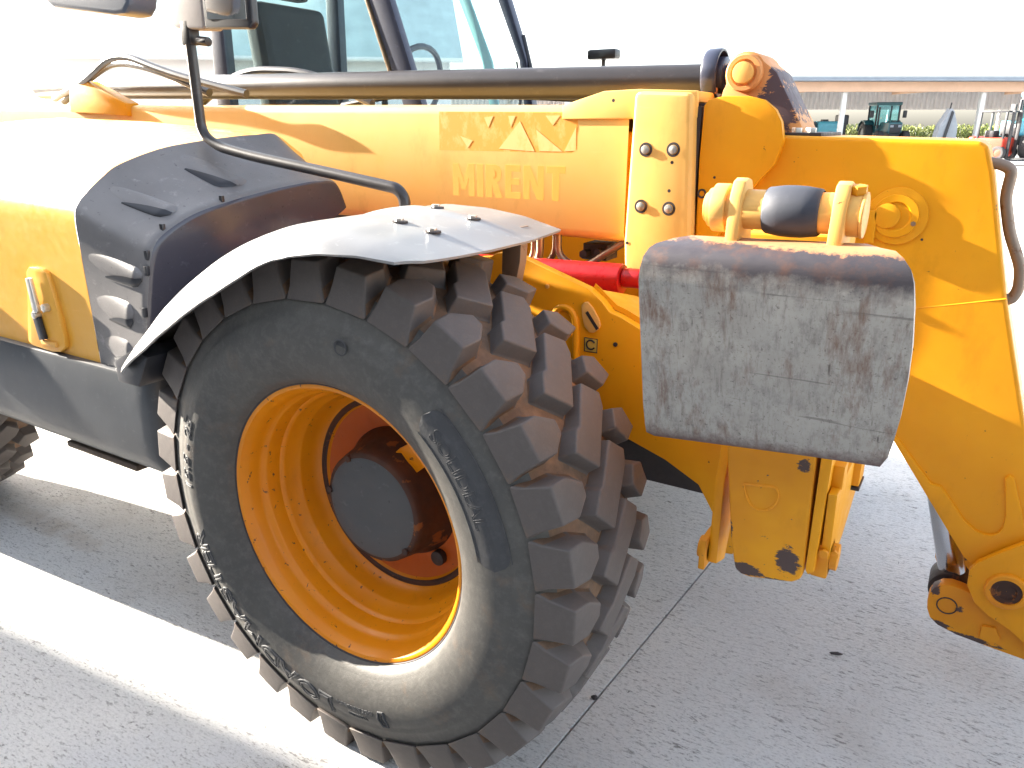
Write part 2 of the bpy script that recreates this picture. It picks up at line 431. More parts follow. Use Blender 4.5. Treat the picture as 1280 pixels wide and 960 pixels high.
def lug_mesh(name, top, base, bev=.0045):
    """top/base: lists of (angle, y, r); a lug with a flared, dusty foot, built about angle 0"""
    b = bmesh.new()
    def P(p): a, y, r = p; return b.verts.new((r * math.cos(R(a)), y, r * math.sin(R(a))))
    n = len(top)
    ca = sum(p[0] for p in top) / n; cy = sum(p[1] for p in top) / n
    mid = [tuple(t_ + (q - t_) * .72 for t_, q in zip(t, s_)) for t, s_ in zip(top, base)]
    mid = [(ca + (m[0] - ca) * .975, cy + (m[1] - cy) * .985, m[2]) for m in mid]
    foot = [(ca + (q[0] - ca) * 1.10, cy + (q[1] - cy) * (1.10 if q[1] > -.02 else 1.0), q[2] - .004) for q in base]
    A = [P(p) for p in top]; M = [P(p) for p in mid]; B = [P(p) for p in foot]
    b.faces.new(A)
    for i in range(n):
        j = (i + 1) % n
        b.faces.new((A[i], A[j], M[j], M[i]))
        f = b.faces.new((M[i], M[j], B[j], B[i]))
        if mid[i][1] > -.02 or mid[j][1] > -.02: f.material_index = 1
    b.faces.new(B[::-1])
    bmesh.ops.recalc_face_normals(b, faces=b.faces)
    bevel(b, bev, 3, 20)
    me = bpy.data.meshes.new(name); b.to_mesh(me); b.free(); finish(me, 45); me.materials.append(M_lug); me.materials.append(M_crown); return me
near_top = [(3.5, -.036, .597), (3.5, .004, .606), (1.1, .046, .610), (-1.4, .044, .610), (-3.9, .010, .607), (-3.6, -.036, .597)]
near_base = [(5.1, -.046, .522), (5.0, .012, .560), (2.2, .066, .572), (-2.2, .064, .572), (-5.2, .018, .560), (-5.2, -.046, .522)]
near_me = lug_mesh('near_lug', near_top, near_base)
cen_top = [(4.2, .182, .612), (.9, .226, .611), (-1.8, .212, .612), (-10.4, .113, .614), (-5.6, .058, .611), (-2.4, .090, .613), (-2.2, .104, .613)]
cen_base = [(5.3, .180, .568), (1.2, .240, .566), (-2.2, .224, .568), (-11.8, .113, .573), (-5.8, .044, .562), (-1.6, .082, .57), (-1.3, .098, .57)]
cen_me = lug_mesh('centre_lug', cen_top, cen_base)
far_top = [(8.6, .246, .610), (7.4, .300, .600), (2.6, .318, .598), (1.6, .256, .610), (5.4, .224, .612)]
far_base = [(9.6, .240, .560), (8.4, .326, .50), (1.6, .328, .50), (.6, .256, .56), (5.2, .206, .568)]
far_me = lug_mesh('far_lug', far_top, far_base)
NL = 31; A0 = 44.6
def lugs(tyre_obj, center, parent_local=False, mirror=False):
    for me in (near_me, cen_me, far_me):
        for k in range(NL):
            o = bpy.data.objects.new('tread_lug', me); COL.objects.link(o)
            o.rotation_euler = (0, -R(A0 + k * 360 / NL), 0); o.location = (center[0], center[1], center[2])
            o.parent = tyre_obj
lugs(tyre, (0, 0, WC[1]))
# raised sidewall writing
def wrap(bm, a_start, r_base, lift, mirror=1):
    for v in bm.verts:
        r = r_base + v.co.y
        a = R(a_start) - v.co.x / (r_base + .02)
        y = sidewall_y(r) - lift - v.co.z
        v.co = Vector((WC[0] + r * math.cos(a), y, WC[1] + r * math.sin(a)))
    return bm
def side_text(s, a, r, size, lift=.0004, outline=None, extrude=.0011, stretch=1.0, name='sidewall_lettering', mat=None, offset=0):
    b = text_bm(s, size, extrude, offset, outline)
    for v in b.verts: v.co.x *= stretch
    bmesh.ops.subdivide_edges(b, edges=[e for e in b.edges if e.calc_length() > .02], cuts=2)
    wrap(b, a, r, lift)
    return obj(name, b, mat or M_letter, tyre, ang=40)
side_text('LOADMASTER', -92.0, .431, .076, outline=.0030, stretch=1.20)
side_text('15.5 - 25', 180.5, .436, .046, outline=.0016, stretch=1.25)
side_text('TUBELESS', -78.5, .447, .014, outline=.0009, stretch=1.0)
side_text('MADE IN SRI LANKA', -75.5, .4285, .012, outline=.0008, stretch=1.05)
# badge next to the small print
bb = bmesh.new()
for (u, v, r_) in ((0, 0, .0022),):
    pass
def sw(a, r, lift=.0): return (WC[0] + r * math.cos(R(a)), sidewall_y(r) - lift, WC[1] + r * math.sin(R(a)))
bb = tube([sw(a, r, .0015) for a, r in ((-73.0, .463), (-71.0, .464), (-70.6, .440), (-70.9, .425), (-72.8, .424), (-73.3, .44), (-73.0, .463))], .0028, 8)
tube([sw(a, r, .001) for a, r in ((-72.3, .458), (-71.6, .45), (-72.2, .442), (-71.7, .434))], .0018, 6, bb)
obj('sidewall_badge', bb, M_letter, tyre)
# long name panel with rounded ends
bp = bmesh.new(); rows = []
for i in range(49):
    a = 8.0 + (50 - 8.0) * i / 48
    e = min(a - 8.0, 50 - a) * R(1) * .447; hw = .0345
    h = hw if e > hw else math.sqrt(max(0, hw * hw - (hw - e) ** 2))
    rows.append([sw(a, .446 - .0 + h * k / 4, .0010) for k in range(-4, 5)])
grid_surface(rows, bp); solid(bp, .0016)
obj('name_panel', bp, M_letter, tyre)
side_text('SOLIDEAL', 45.5, .426, .040, lift=.0010, outline=.0008, stretch=1.16)
ba = tube([sw(a, .446 + .0355 * s, .0014) for s in (1,) for a in range(10, 49, 2)], .0011, 6)
tube([sw(a, .446 - .0355, .0014) for a in range(10, 49, 2)], .0011, 6, ba)
obj('name_panel_border', ba, M_letter, tyre)

# rim
rp = [(.030, .322), (.004, .330), (-.006, .336), (-.012, .334), (-.0135, .328), (-.011, .322), (.004, .314), (.012, .3105), (.030, .307), (.042, .3035), (.046, .2985), (.052, .296), (.084, .291),
      (.089, .285), (.095, .2825), (.124, .277), (.130, .271), (.137, .269), (.160, .263), (.172, .257), (.180, .250), (.184, .245), (.187, .240), (.1875, .232), (.194, .227)]
br = lathe_y(rp, WC, 128)
rim = obj('rim', br, M_rim, T, ang=38)
bd = lathe_y([(.1935, .2285), (.198, .215), (.202, .19), (.207, .12)], WC, 96)
disc = obj('rim_disc', bd, M_disc, rim, ang=30)
gap = lathe_y([(.1855, .2475), (.1825, .244), (.1825, .236), (.1865, .231)], WC, 96)
obj('rim_seam', gap, M_hubrust, rim)
gr = lathe_y([(-.0118, .3300), (-.0150, .3335), (-.0150, .338), (-.0120, .343), (-.004, .347)], WC, 128)
obj('rim_gap_ring', gr, M_dark, rim)  # dark ring colouring in the shaded gap between rim and tyre
# hub
hp = [(.207, .166), (.200, .165), (.188, .158), (.150, .146), (.115, .140), (.100, .137), (.095, .132), (.0935, .124)]
hub = obj('hub', lathe_y(hp, WC, 72), M_hubrust, T, ang=35)
hf = lathe_y([(.0935, .125), (.0915, .120), (.0910, .066), (.0925, .034), (.0925, .0005)], WC, 72)
obj('hub_cap', hf, M_hub, hub, ang=35)
for a in (118, -40, 172):
    p = (WC[0] + 0.128 * math.cos(R(a)), .098, WC[1] + 0.128 * math.sin(R(a)))
    obj('hub_bolt', hexbolt(p, (0, -1, 0), .009, .010), M_hubrust, hub)
# lock tab between disc and rim and the two round plugs
tb = prism([(.042, .734), (.057, .749), (.076, .761), (.122, .787), (.168, .717), (.128, .720), (.098, .695), (.093, .704), (.061, .738)], .138, .144, 'y', .0015)
obj('lock_tab', tb, M_rim, rim)
obj('rim_plug', cyl((.088, .206, .765), (.088, .185, .765), .019, 20, bev=.003), M_dark, rim)
obj('rim_plug', cyl((.115, .206, .455), (.115, .185, .455), .019, 20, bev=.003), M_dark, rim)
obj('sidewall_dimple', lathe_y([(sidewall_y(.448) - .0015, .017), (sidewall_y(.448) - .003, .015), (sidewall_y(.448) + .001, .012), (sidewall_y(.448) + .001, .001)], (.094, 1.041), 24), M_letter, tyre)

def copy_tree(o, parent, delta):
    """copies a part with its sub-parts, moved by a matrix"""
    c = o.copy(); COL.objects.link(c); c.parent = parent
    if parent is T: c.matrix_parent_inverse = ROOT['telehandler'].inverted()
    if delta is not None: c.matrix_basis = delta @ o.matrix_basis
    for ch in [x for x in bpy.data.objects if x.parent == o]: copy_tree(ch, c, None)
    return c
wheel_parts = [tyre, rim, hub]
for mv in (Matrix.Translation((-2.45, 0, 0)),
           Matrix.Translation((0, 2.24, 0)) @ Matrix.Translation((0, 0, WC[1])) @ Matrix.Rotation(math.pi, 4, 'Z') @ Matrix.Translation((0, 0, -WC[1])),
           Matrix.Translation((-2.45, 2.24, 0)) @ Matrix.Rotation(math.pi, 4, 'Z')):
    for p in wheel_parts: copy_tree(p, T, mv)

# ---- axles and chassis
ax = cyl((0, .2, .6), (0, 2.04, .6), .105, 24, bev=.01); box(-.16, .16, .75, 1.5, .45, .75, .03, bm=ax)
obj('front_axle', ax, M_dark, T)
ax = cyl((-2.45, .2, .6), (-2.45, 2.04, .6), .105, 24, bev=.01); box(-2.61, -2.29, .75, 1.5, .45, .75, .03, bm=ax)
obj('rear_axle', ax, M_dark, T)
chp = [(-2.7, .72), (-2.7, 1.0), (-.30, 1.05), (-.059, 1.118), (.069, 1.134), (.093, 1.146), (.135, 1.150), (.342, 1.083), (.378, 1.057), (.399, 1.034), (.426, 1.026), (.476, 1.004), (.677, .912), (.735, .86),
       (.735, .50), (.700, .496), (.690, .575), (.640, .655), (.556, .698), (.463, .729), (.36, .745), (.2, .72), (-.2, .70)]
cbm = prism(chp, .50, .530, 'y', .004)
chassis = obj('chassis_side_plate', cbm, M_yel, T)
c2 = prism([p for p in chp], 1.72, 1.75, 'y', .004); obj('chassis_side_plate', c2, M_yel, T)
obj('chassis_floor', box(-2.6, .62, .54, 1.71, .70, .74, .01), M_dark, T)
# raised hatch ring on the side plate
hb = tube(fillet([(.252, .4985, 1.000), (.262, .4985, 1.030), (.297, .4985, 1.032), (.314, .4985, 1.005), (.317, .4985, .86), (.25, .4985, .84)], .02), .0085, 10)
obj('hatch_rim', hb, M_yel, chassis)
ov = [(.329, 1.043), (.335, 1.051), (.344, 1.053), (.358, 1.040), (.374, 1.016), (.379, 1.001), (.374, .990), (.362, .981), (.351, .981), (.338, .994), (.331, 1.018)]
obj('lashing_plate', prism(ov, .494, .503, 'y', .002), M_pale, chassis)
obj('lashing_slot', box(-.004, .004, -.0006, .002, -.026, .022, 0), M_dark, chassis).matrix_basis = Matrix.Translation((.357, .4935, 1.012)) @ Matrix.Rotation(R(-38), 4, 'Y')
st = obj('sticker', box(.338, .372, .4985, .503, .932, .966, .0005), simple('sticker_yellow', (.70, .50, .10), .5, 0, .2, 60), chassis)
sr_ = tube([(.355 + .011 * math.cos(R(a)), .498, .950 + .011 * math.sin(R(a))) for a in range(30, 331, 15)], .0022, 6)
for x in (.3385, .3715): tube([(x, .4983, .932), (x, .4983, .966)], .0011, 4, sr_)
for z in (.9325, .9655): tube([(.338, .4983, z), (.372, .4983, z)], .0011, 4, sr_)
obj('sticker_print', sr_, M_black, chassis)
for x, z in ((.235, 1.078), (.418, .960)):
    obj('plate_bolt', cyl((x, .5, z), (x, .496, z), .0055, 12), M_pale if x < .3 else M_dark, chassis)
# inner sloping shelf beside the lift ram
sh = bmesh.new()
sv = [(.342, .531, 1.080), (.399, .531, 1.034), (.426, .531, 1.025), (.56, .531, .965), (.56, .80, .955), (.43, .80, .985), (.33, .80, 1.0), (.33, .60, 1.05)]
sh.faces.new([sh.verts.new(p) for p in sv]); solid(sh, .012)
obj('inner_shelf', sh, M_yel, chassis)
obj('cross_member', box(.50, .70, .53, 1.71, .74, .98, .02), M_yel, chassis)

# ---- lift ram and pipes under the boom
rd = cyl((-.75, .86, 1.012), (.275, .86, 1.040), .042, 28, bev=.004)
ram = obj('lift_ram', rd, M_red, T)
obj('ram_head', cyl((.278, .86, 1.045), (.33, .86, 1.046), .027, 24, bev=.003), M_red, ram)
obj('ram_rod', cyl((.33, .86, 1.046), (.60, .86, 1.05), .022, 20), M_chrome, ram)
for pts, r in (([(.016, .96, 1.16), (.018, .96, 1.072), (.060, .96, 1.046), (.120, .96, 1.050), (.182, .96, 1.094), (.255, .96, 1.14)], .0105),
               ([(-.004, .98, 1.16), (-.004, .98, 1.07), (-.045, .98, 1.03), (-.12, .98, 1.02)], .0095),
               ([(-.035, .94, 1.16), (-.035, .94, 1.07), (-.055, .94, 1.03), (-.12, .94, .99)], .012),
               ([(-.062, .95, 1.16), (-.062, .95, 1.07), (-.085, .95, 1.03), (-.15, .95, .99)], .010)):
    obj('hydraulic_pipe', tube(fillet(pts, .035), r, 12), M_pipe, T)
vb = box(.07, .15, 1.02, 1.10, 1.055, 1.105, .004); cyl((.085, 1.02, 1.075), (.085, .99, 1.075), .014, 6, bm=vb); cyl((.13, 1.02, 1.085), (.13, .995, 1.085), .011, 6, bm=vb)
obj('valve_block', vb, M_dark, T)
obj('underbody_shade_box', box(-.3, .60, 1.0, 1.7, .375, .72, .02), M_dark, T)  # dark box added to fill in the shadowed underbody beyond the wheel

# ---- outer boom
def zs(x): return -.0127 * x
ob = bmesh.new()
sec = [(.920, 1.160), (.920, 1.470), (.923, 1.488), (.932, 1.496), (.945, 1.4985), (1.295, 1.4985), (1.312, 1.494), (1.32, 1.48), (1.32, 1.16), (1.30, 1.138), (1.27, 1.128), (.972, 1.128), (.940, 1.138), (.926, 1.148)]
xs = [-3.05, -2.2, -1.4, -.7, -.2, .245]
rws = [[(x, y, z + zs(x)) for y, z in sec + sec[:1]] for x in xs]
grid_surface(rws, ob); bmesh.ops.remove_doubles(ob, verts=ob.verts, dist=1e-5)
boom = obj('outer_boom', ob, M_boom, T, ang=40)
mp = [(.267, 1.529), (.426, 1.522), (.446, 1.157), (.427, 1.060), (.262, 1.044), (.256, 1.14)]
mouth = obj('boom_mouth_plate', prism(mp, .893, .945, 'y', .019, 3), M_boom, boom)
hump = [(.045, 1.4965), (.17, 1.531), (.27, 1.534), (.43, 1.527), (.43, 1.46), (.045, 1.46)]
tp = prism(hump, .914, .935, 'y', .004); prism(hump, 1.30, 1.326, 'y', .004, bm=tp); box(.24, .43, .935, 1.30, 1.50, 1.526, .004, bm=tp)
obj('boom_mouth_frame', tp, M_boom, boom)
mf = prism(mp, 1.318, 1.35, 'y', .008); box(.25, .43, .93, 1.32, 1.08, 1.125, .004, bm=mf)
obj('boom_mouth_frame', mf, M_boom, boom)
wb = box(.36, .44, .929, .949, 1.15, 1.49, .003); box(.36, .44, .95, 1.29, 1.455, 1.498, .003, bm=wb)
obj('wear_pad', wb, M_dark, boom)
for x, z in ((.308, 1.383), (.384, 1.384), (.303, 1.236), (.382, 1.234)):
    rb = lathe_y([(.8928, .0185), (.8915, .018), (.8915, .0125), (.8945, .012)], (x, z), 28)
    ring = obj('bolt_seat', rb, M_dark, boom)
    bo = cyl((x, .893, z), (x, .8860, z), .0112, 18, bev=.002); cyl((x, .8860, z), (x, .8845, z), .005, 12, bev=.0005, bm=bo)
    obj('wear_pad_bolt', bo, M_bolt, boom)
for x, z in ((.383, 1.352), (.380, 1.280), (.268, 1.135), (.20, 1.507)):
    obj('drilled_hole', cyl((x, .8928 if x > .25 else .9138, z), (x, .8922 if x > .25 else .913, z), .0045, 14, bev=0), M_dark, boom)
# ghost of the old lettering and of the old sticker
LET = {'M': ([(0, 0), (0, 1), (.22, 1), (.42, .45), (.62, 1), (.84, 1), (.84, 0), (.62, 0), (.62, .58), (.49, .2), (.35, .2), (.22, .58), (.22, 0)], .84),
       'I': ([(0, 0), (0, 1), (.23, 1), (.23, 0)], .23),
       'R': ([(0, 0), (0, 1), (.36, 1), (.50, .95), (.57, .84), (.58, .70), (.54, .55), (.42, .46), (.62, 0), (.37, 0), (.22, .40), (.22, 0)], .62),
       'E': ([(0, 0), (0, 1), (.54, 1), (.54, .81), (.22, .81), (.22, .60), (.50, .60), (.50, .42), (.22, .42), (.22, .19), (.56, .19), (.56, 0)], .56),
       'N': ([(0, 0), (0, 1), (.23, 1), (.50, .42), (.50, 1), (.71, 1), (.71, 0), (.49, 0), (.21, .60), (.21, 0)], .71),
       'T': ([(.20, 0), (.20, .80), (0, .80), (0, 1), (.63, 1), (.63, .80), (.42, .80), (.42, 0)], .63)}
tx = bmesh.new(); total = sum(LET[c][1] for c in 'MIRENT') + .11 * 5; k_ = .395 / total; x_ = -.338
for c in 'MIRENT':
    prism([(x_ + px * k_, 1.235 + pz * .097) for px, pz in LET[c][0]], .9189, .9201, 'y', 0, bm=tx)
    if c == 'R': prism([(x_ + px * k_, 1.235 + pz * .097) for px, pz in ((.21, .60), (.21, .83), (.31, .83), (.36, .77), (.36, .66), (.31, .60))], .9186, .9192, 'y', 0, bm=tx)
    x_ += (LET[c][1] + .11) * k_
def ghost(name, c1, c2, lo, hi, sc):
    n = N(name)
    k = n.ramp(n.noise(sc, 8, .75, n.vec((1, 1, .5))), (lo, 0), (hi, 1))
    return n.out(n.mix(k, c1, c2), .5, n.bump(n.noise(200, 2, .5), .1, .0006))
M_ghost = ghost('old_lettering_ghost', (.78, .325, .030), (.79, .385, .065), .35, .85, 9)
obj('faded_lettering', tx, M_ghost, boom)
pt = prism([(-.386, 1.484), (.085, 1.478), (.092, 1.468), (.092, 1.380), (.075, 1.370), (-.388, 1.371)], .9190, .9205, 'y', 0)
obj('sticker_ghost', pt, ghost('old_sticker_ghost', (.78, .325, .030), (.82, .50, .16), .50, .70, 26), boom)
M_bare = ghost('old_sticker_bare', (.82, .52, .18), (.80, .40, .07), .5, .72, 24)
for t in ([(-.095, 1.455), (-.168, 1.378), (-.045, 1.372)], [(-.010, 1.470), (.036, 1.470), (.014, 1.443)], [(.052, 1.374), (.088, 1.44), (.089, 1.376)], [(-.040, 1.432), (.046, 1.373), (-.03, 1.373)][:3],
          [(-.219, 1.466), (-.187, 1.470), (-.205, 1.437)], [(-.135, 1.470), (-.110, 1.470), (-.126, 1.438)], [(-.307, 1.413), (-.280, 1.379), (-.262, 1.40)]):
    obj('sticker_ghost', prism(t, .9184, .9189, 'y', 0), M_bare, boom)

# ---- inner boom with its bent nose
npf = [(-.6, 1.445), (.655, 1.420), (1.066, 1.411), (1.084, 1.400), (1.103, 1.346), (1.174, 1.077), (1.264, .784), (1.366, .475), (1.417, .29), (1.30, .293), (1.2, .416), (.990, .694), (.87, .86), (.79, .99), (.70, 1.08), (.6, 1.125), (-.6, 1.15)]
nose = obj('inner_boom', prism(npf, .950, 1.290, 'y', .016, 4), M_yel, T, ang=40)
cp = [(.446, 1.491), (.457, 1.506), (.495, 1.513), (.555, 1.512)] + [(.595, 1.503), (.625, 1.480), (.642, 1.452), (.651, 1.410), (.636, 1.353), (.569, 1.271), (.515, 1.178), (.479, 1.091), (.453, 1.088), (.444, 1.358)]
cov = prism(cp, .926, .9485, 'y', .003); obj('ram_bracket_plate', prism(cp, 1.2915, 1.314, 'y', .003), M_yel, nose)
cover = obj('ram_bracket_plate', cov, M_yel, nose)
for x, z in ((.458, 1.274), (.529, 1.281)):
    obj('bolt_seat', lathe_y([(.9255, .0125), (.9235, .012), (.9235, .0075), (.9275, .007)], (x, z), 24), M_dark, nose)
for x, z in ((.488, 1.316), (.554, 1.316)):
    obj('drilled_hole', cyl((x, .926, z), (x, .9254, z), .0035, 12, bev=0), M_dark, nose)
obj('drilled_hole', cyl((.985, .950, 1.19), (.985, .9493, 1.19), .003, 10, bev=0), M_dark, nose)
sp = [(.986, .703), (1.000, .700), (1.007, .693), (1.098, .590), (1.121, .588), (1.15, .553), (1.184, .511), (1.215, .489), (1.235, .486), (1.248, .488), (1.260, .498), (1.266, .512), (1.267, .546), (1.248, .642), (1.256, .652), (1.267, .646), (1.310, .524), (1.342, .447), (1.251, .373), (1.199, .413)]
obj('pivot_doubler', prism(sp, .942, .951, 'y', .003), M_yel, nose)
wl = tube([(.905, .9512, 1.005), (.998, .9512, 1.027), (1.09, .9512, 1.049), (1.174, .9512, 1.070)], .0024, 8)
obj('weld_seam', wl, M_yel, nose)
hd = tube(fillet([(1.075, .99, 1.366), (1.112, .99, 1.362), (1.137, .99, 1.350), (1.134, .99, 1.290), (1.155, .99, 1.215), (1.191, .99, 1.136), (1.196, .99, 1.088), (1.185, .99, 1.060), (1.165, .99, 1.066)], .02), .0125, 12)
obj('grab_loop', hd, M_handle, nose)
# pin disc on the nose
dk = cyl((.925, .950, 1.241), (.925, .944, 1.241), .066, 48, bev=.002)
pin_disc = obj('pin_boss', dk, M_yel, nose)
dk = lathe_y([(.944, .050), (.940, .049), (.9395, .034), (.944, .030)], (.922, 1.241), 48); obj('pin_washer', dk, M_yel, nose)
dk = cyl((.904, .944, 1.241), (.904, .936, 1.241), .029, 32, bev=.003); obj('pin_head', dk, M_yelworn, nose)
dk = box(.862, .884, .936, .944, 1.175, 1.252, .003); obj('pin_keeper', dk, M_yel, nose)
obj('keeper_bolt', hexbolt((.962, .944, 1.226), (0, -1, 0), .006, .006), M_handle, nose)
obj('ram_eye_boss', cyl((.80, .96, 1.24), (.80, .92, 1.24), .05, 32, bev=.004), M_yel, nose)

# ---- ram on top of the boom and its end
tb = cyl((-2.9, 1.09, 1.612), (.392, 1.09, 1.556), .0455, 40, bev=.004)
top_ram = obj('top_ram', tb, M_tubeb, T)
def lathe_x(profile, c, n=48, bm=None):
    b = bmesh.new(); rows = []
    for i in range(n):
        a = 2 * math.pi * i / n; rows.append([b.verts.new((x, c[0] + r * math.cos(a), c[1] + r * math.sin(a))) for x, r in profile])
    for i in range(n):
        for k in range(len(profile) - 1): b.faces.new((rows[i][k], rows[i][k + 1], rows[(i + 1) % n][k + 1], rows[(i + 1) % n][k]))
    if bm is None: return b
    merge(bm, b); return bm
cu = lathe_x([(.392, .02), (.393, .055), (.396, .064), (.402, .067), (.432, .067), (.437, .065), (.437, .060), (.415, .056), (.412, .040), (.42, .036), (.425, .046), (.447, .045), (.45, .04), (.45, .026), (.50, .026), (.50, .005)], (1.09, 1.572))
obj('ram_collar', cu, M_cabframe, top_ram)
obj('collar_bolt', hexbolt((.425, 1.05, 1.53), (1, 0, 0), .009, .012), M_lugworn, top_ram)
lp = [(.462, 1.50), (.468, 1.530), (.476, 1.545)] + arc((.522, 1.569), .052, 200, 30, 12)[0:] + [(.60, 1.57), (.680, 1.434), (.684, 1.421), (.47, 1.421)]
lg = prism(lp, 1.000, 1.165, 'y', .006, 2)
lug = obj('ram_lug', lg, M_lugworn, nose)
obj('ram_pin_boss', lathe_y([(1.0, .046), (.988, .0455), (.984, .042), (.984, .033), (.990, .031), (.990, .026)], (.522, 1.569), 40), M_lugworn, lug)
obj('ram_pin', cyl((.522, 1.17, 1.569), (.522, .972, 1.569), .026, 30, bev=.004), M_pale, lug)
for x in (.668, .702):
    obj('lug_bolt', hexbolt((x, .985, 1.418), (0, 0, 1), .013, .02), M_bolt, nose)
obj('lug_foot', box(.59, .73, .965, 1.25, 1.415, 1.427, .003), M_dark, nose)

# ---- carriage pivot, link and tilt ram at the nose tip
pvp = [(1.230, .418), (1.263, .451), (1.306, .491), (1.341, .519), (1.392, .52), (1.46, .47), (1.50, .40), (1.50, .12), (1.45, .12), (1.397, .181), (1.361, .231), (1.326, .257), (1.276, .281), (1.242, .306), (1.219, .349), (1.217, .391)]
carr = obj('carriage_bracket', prism(pvp, .918, .940, 'y', .004), M_yel, T)
obj('carriage_bracket', prism(pvp, 1.30, 1.322, 'y', .004), M_yel, T)
bs = lathe_y([(.918, .047), (.908, .046), (.906, .043), (.906, .034), (.912, .033)], (1.301, .362), 40); obj('pivot_ring', bs, M_yelworn, carr)
obj('pivot_pin', lathe_y([(.911, .033), (.911, .022), (.9155, .020), (.9155, .0005)], (1.301, .362), 32), M_hubrust, carr)
lk = [(1.142, .261), (1.143, .280), (1.150, .300), (1.168, .317), (1.188, .322), (1.210, .320), (1.244, .312), (1.322, .284), (1.40, .262), (1.43, .2), (1.406, .165), (1.372, .170), (1.302, .176), (1.221, .185), (1.175, .198), (1.155, .214), (1.145, .237)]
link = obj('tilt_link', prism(lk, .945, .985, 'y', .003), M_yelworn, T)
obj('tilt_link', prism(lk, 1.24, 1.28, 'y', .003), M_yelworn, T)
obj('link_pin_mark', tube([(1.187 + .023 * math.cos(R(a)), .9445, .262 + .023 * math.sin(R(a))) for a in range(-30, 331, 20)], .0018, 6), M_dark, link)
obj('link_pin', cyl((1.187, .9452, .262), (1.187, 1.30, .262), .022, 28, bev=.002), M_yelworn, link)
lb = prism([(1.27, .235), (1.30, .24), (1.315, .21), (1.30, .19), (1.27, .2)], .938, .946, 'y', .002); obj('link_lug', lb, M_yelworn, link)
rr = cyl((1.075, 1.05, .70), (1.186, 1.05, .310), .033, 36, bev=.003)
obj('tilt_ram_rod', rr, M_chrome, T)
obj('tilt_ram_eye', cyl((1.187, 1.01, .268), (1.187, 1.10, .268), .05, 30, bev=.004), M_dark, T)

# ---- stabiliser
lgp = [(.776, .917), (.926, .929), (.934, .700), (.931, .684), (.918, .674), (.905, .672), (.845, .662), (.829, .662), (.818, .670), (.806, .72)]
lg = bmesh.new()
front = [(.776, 1.28), (.926, 1.285), (.931, .93), (.936, .700), (.932, .684), (.919, .674), (.905, .671), (.845, .660), (.829, .661), (.818, .669), (.806, .72), (.782, .90)]
leg = obj('stabiliser_leg', prism(front, .170, .300, 'y', .012, 3), M_leg, T)
wd = tube(fillet([(.818, .1695, .842), (.872, .1695, .850), (.879, .1695, .838), (.877, .1695, .820), (.866, .1695, .804), (.850, .1695, .797), (.834, .1695, .803), (.823, .1695, .822), (.818, .1695, .842)], .012), .0022, 6)
obj('weld_outline', wd, M_yelworn, leg)
chk = prism([(.938, 1.10), (.938, .706), (.943, .698), (.952, .706), (.956, .9), (.956, 1.1)], .17, .34, 'y', .003)
obj('stabiliser_cheek', chk, M_yel, T)
chk = prism([(.17, .86), (.34, .86), (.34, 1.1), (.53, 1.1), (.53, .76), (.34, .70), (.19, .69)], .957, .972, 'x', .003)
obj('stabiliser_cheek', chk, M_yel, T)
chk = prism([(.24, .625), (.30, .605), (.33, .68), (.53, .74), (.53, 1.0), (.30, 1.0), (.24, .80)], .748, .766, 'x', .003)
obj('stabiliser_cheek', chk, M_yel, T)
pk = box(.944, .972, .185, .235, .690, .755, .004); cyl((.972, .21, .725), (.984, .21, .725), .024, 24, bm=pk)
piv = obj('stabiliser_pivot', pk, M_yelworn, T)
obj('pivot_bolt', hexbolt((.962, .185, .742), (0, -1, 0), .009, .009), M_yelworn, piv)
obj('pivot_bolt', hexbolt((.978, .20, .738), (0, -1, 0), .008, .010), M_yelworn, piv)
pk = box(.735, .748, .22, .29, .615, .680, .003); cyl((.728, .25, .65), (.748, .25, .65), .022, 20, bm=pk)
obj('stabiliser_pivot', pk, M_yelworn, T)
obj('cheek_bracket', prism([(.95, .90), (.974, .90), (.974, .858), (.960, .846), (.95, .85)], .20, .24, 'y', .003), M_yel, T)
pl = box(.955, .985, .36, .42, .798, .86, .004); obj('stop_block', pl, M_yelworn, T)
obj('stop_pad', box(.953, .987, .358, .422, .790, .797, .002), M_black, T)
# foot: a dished plate hung from the pin at its top
rowsF = []
def frow(L, Rr, y, n=14):
    out = []
    for i in range(n + 1):
        t = i / n
        out.append((L[0] + (Rr[0] - L[0]) * t, y, L[1] + (Rr[1] - L[1]) * t))
    return out
spec = [((.672, .929), (.998, .952), .112), ((0.675, 0.930), (1.016, 0.958), 0.094), ((0.665, 0.940), (1.032, 0.963), 0.080), ((0.665, 0.958), (1.041, 0.984), 0.071), ((0.663, 0.997), (1.045, 1.012), 0.062),
        ((0.663, 1.050), (1.049, 1.051), 0.050), ((0.663, 1.115), (1.051, 1.109), 0.035), ((0.663, 1.171), (1.050, 1.163), 0.021), ((0.664, 1.217), (1.045, 1.219), 0.009),
        ((0.667, 1.237), (1.040, 1.251), 0.004), ((0.670, 1.255), (1.034, 1.268), 0.008), ((0.675, 1.267), (1.023, 1.280), 0.018), ((0.680, 1.272), (1.011, 1.287), 0.032), ((.700, 1.279), (.990, 1.287), .052), ((.72, 1.282), (.97, 1.288), .075)]
ft = bmesh.new(); grid_surface([frow(*s) for s in spec], ft)
bmesh.ops.recalc_face_normals(ft, faces=ft.faces)
if sum((f.normal.y for f in ft.faces)) > 0: bmesh.ops.reverse_faces(ft, faces=ft.faces)
bmesh.ops.solidify(ft, geom=ft.faces[:], thickness=.014)
foot = obj('stabiliser_foot', ft, M_foot, T, 'bare grey steel foot plate with rusty rim', ang=50)
PX = lambda x0, x1, r, r1=None, n=32, bev=.002, bm=None: cyl((x0, .090, 1.3245), (x1, .090, 1.3245), r, n, r1, bev, bm)
pin = obj('foot_pin', PX(.742, .954, .029), M_pale, T)
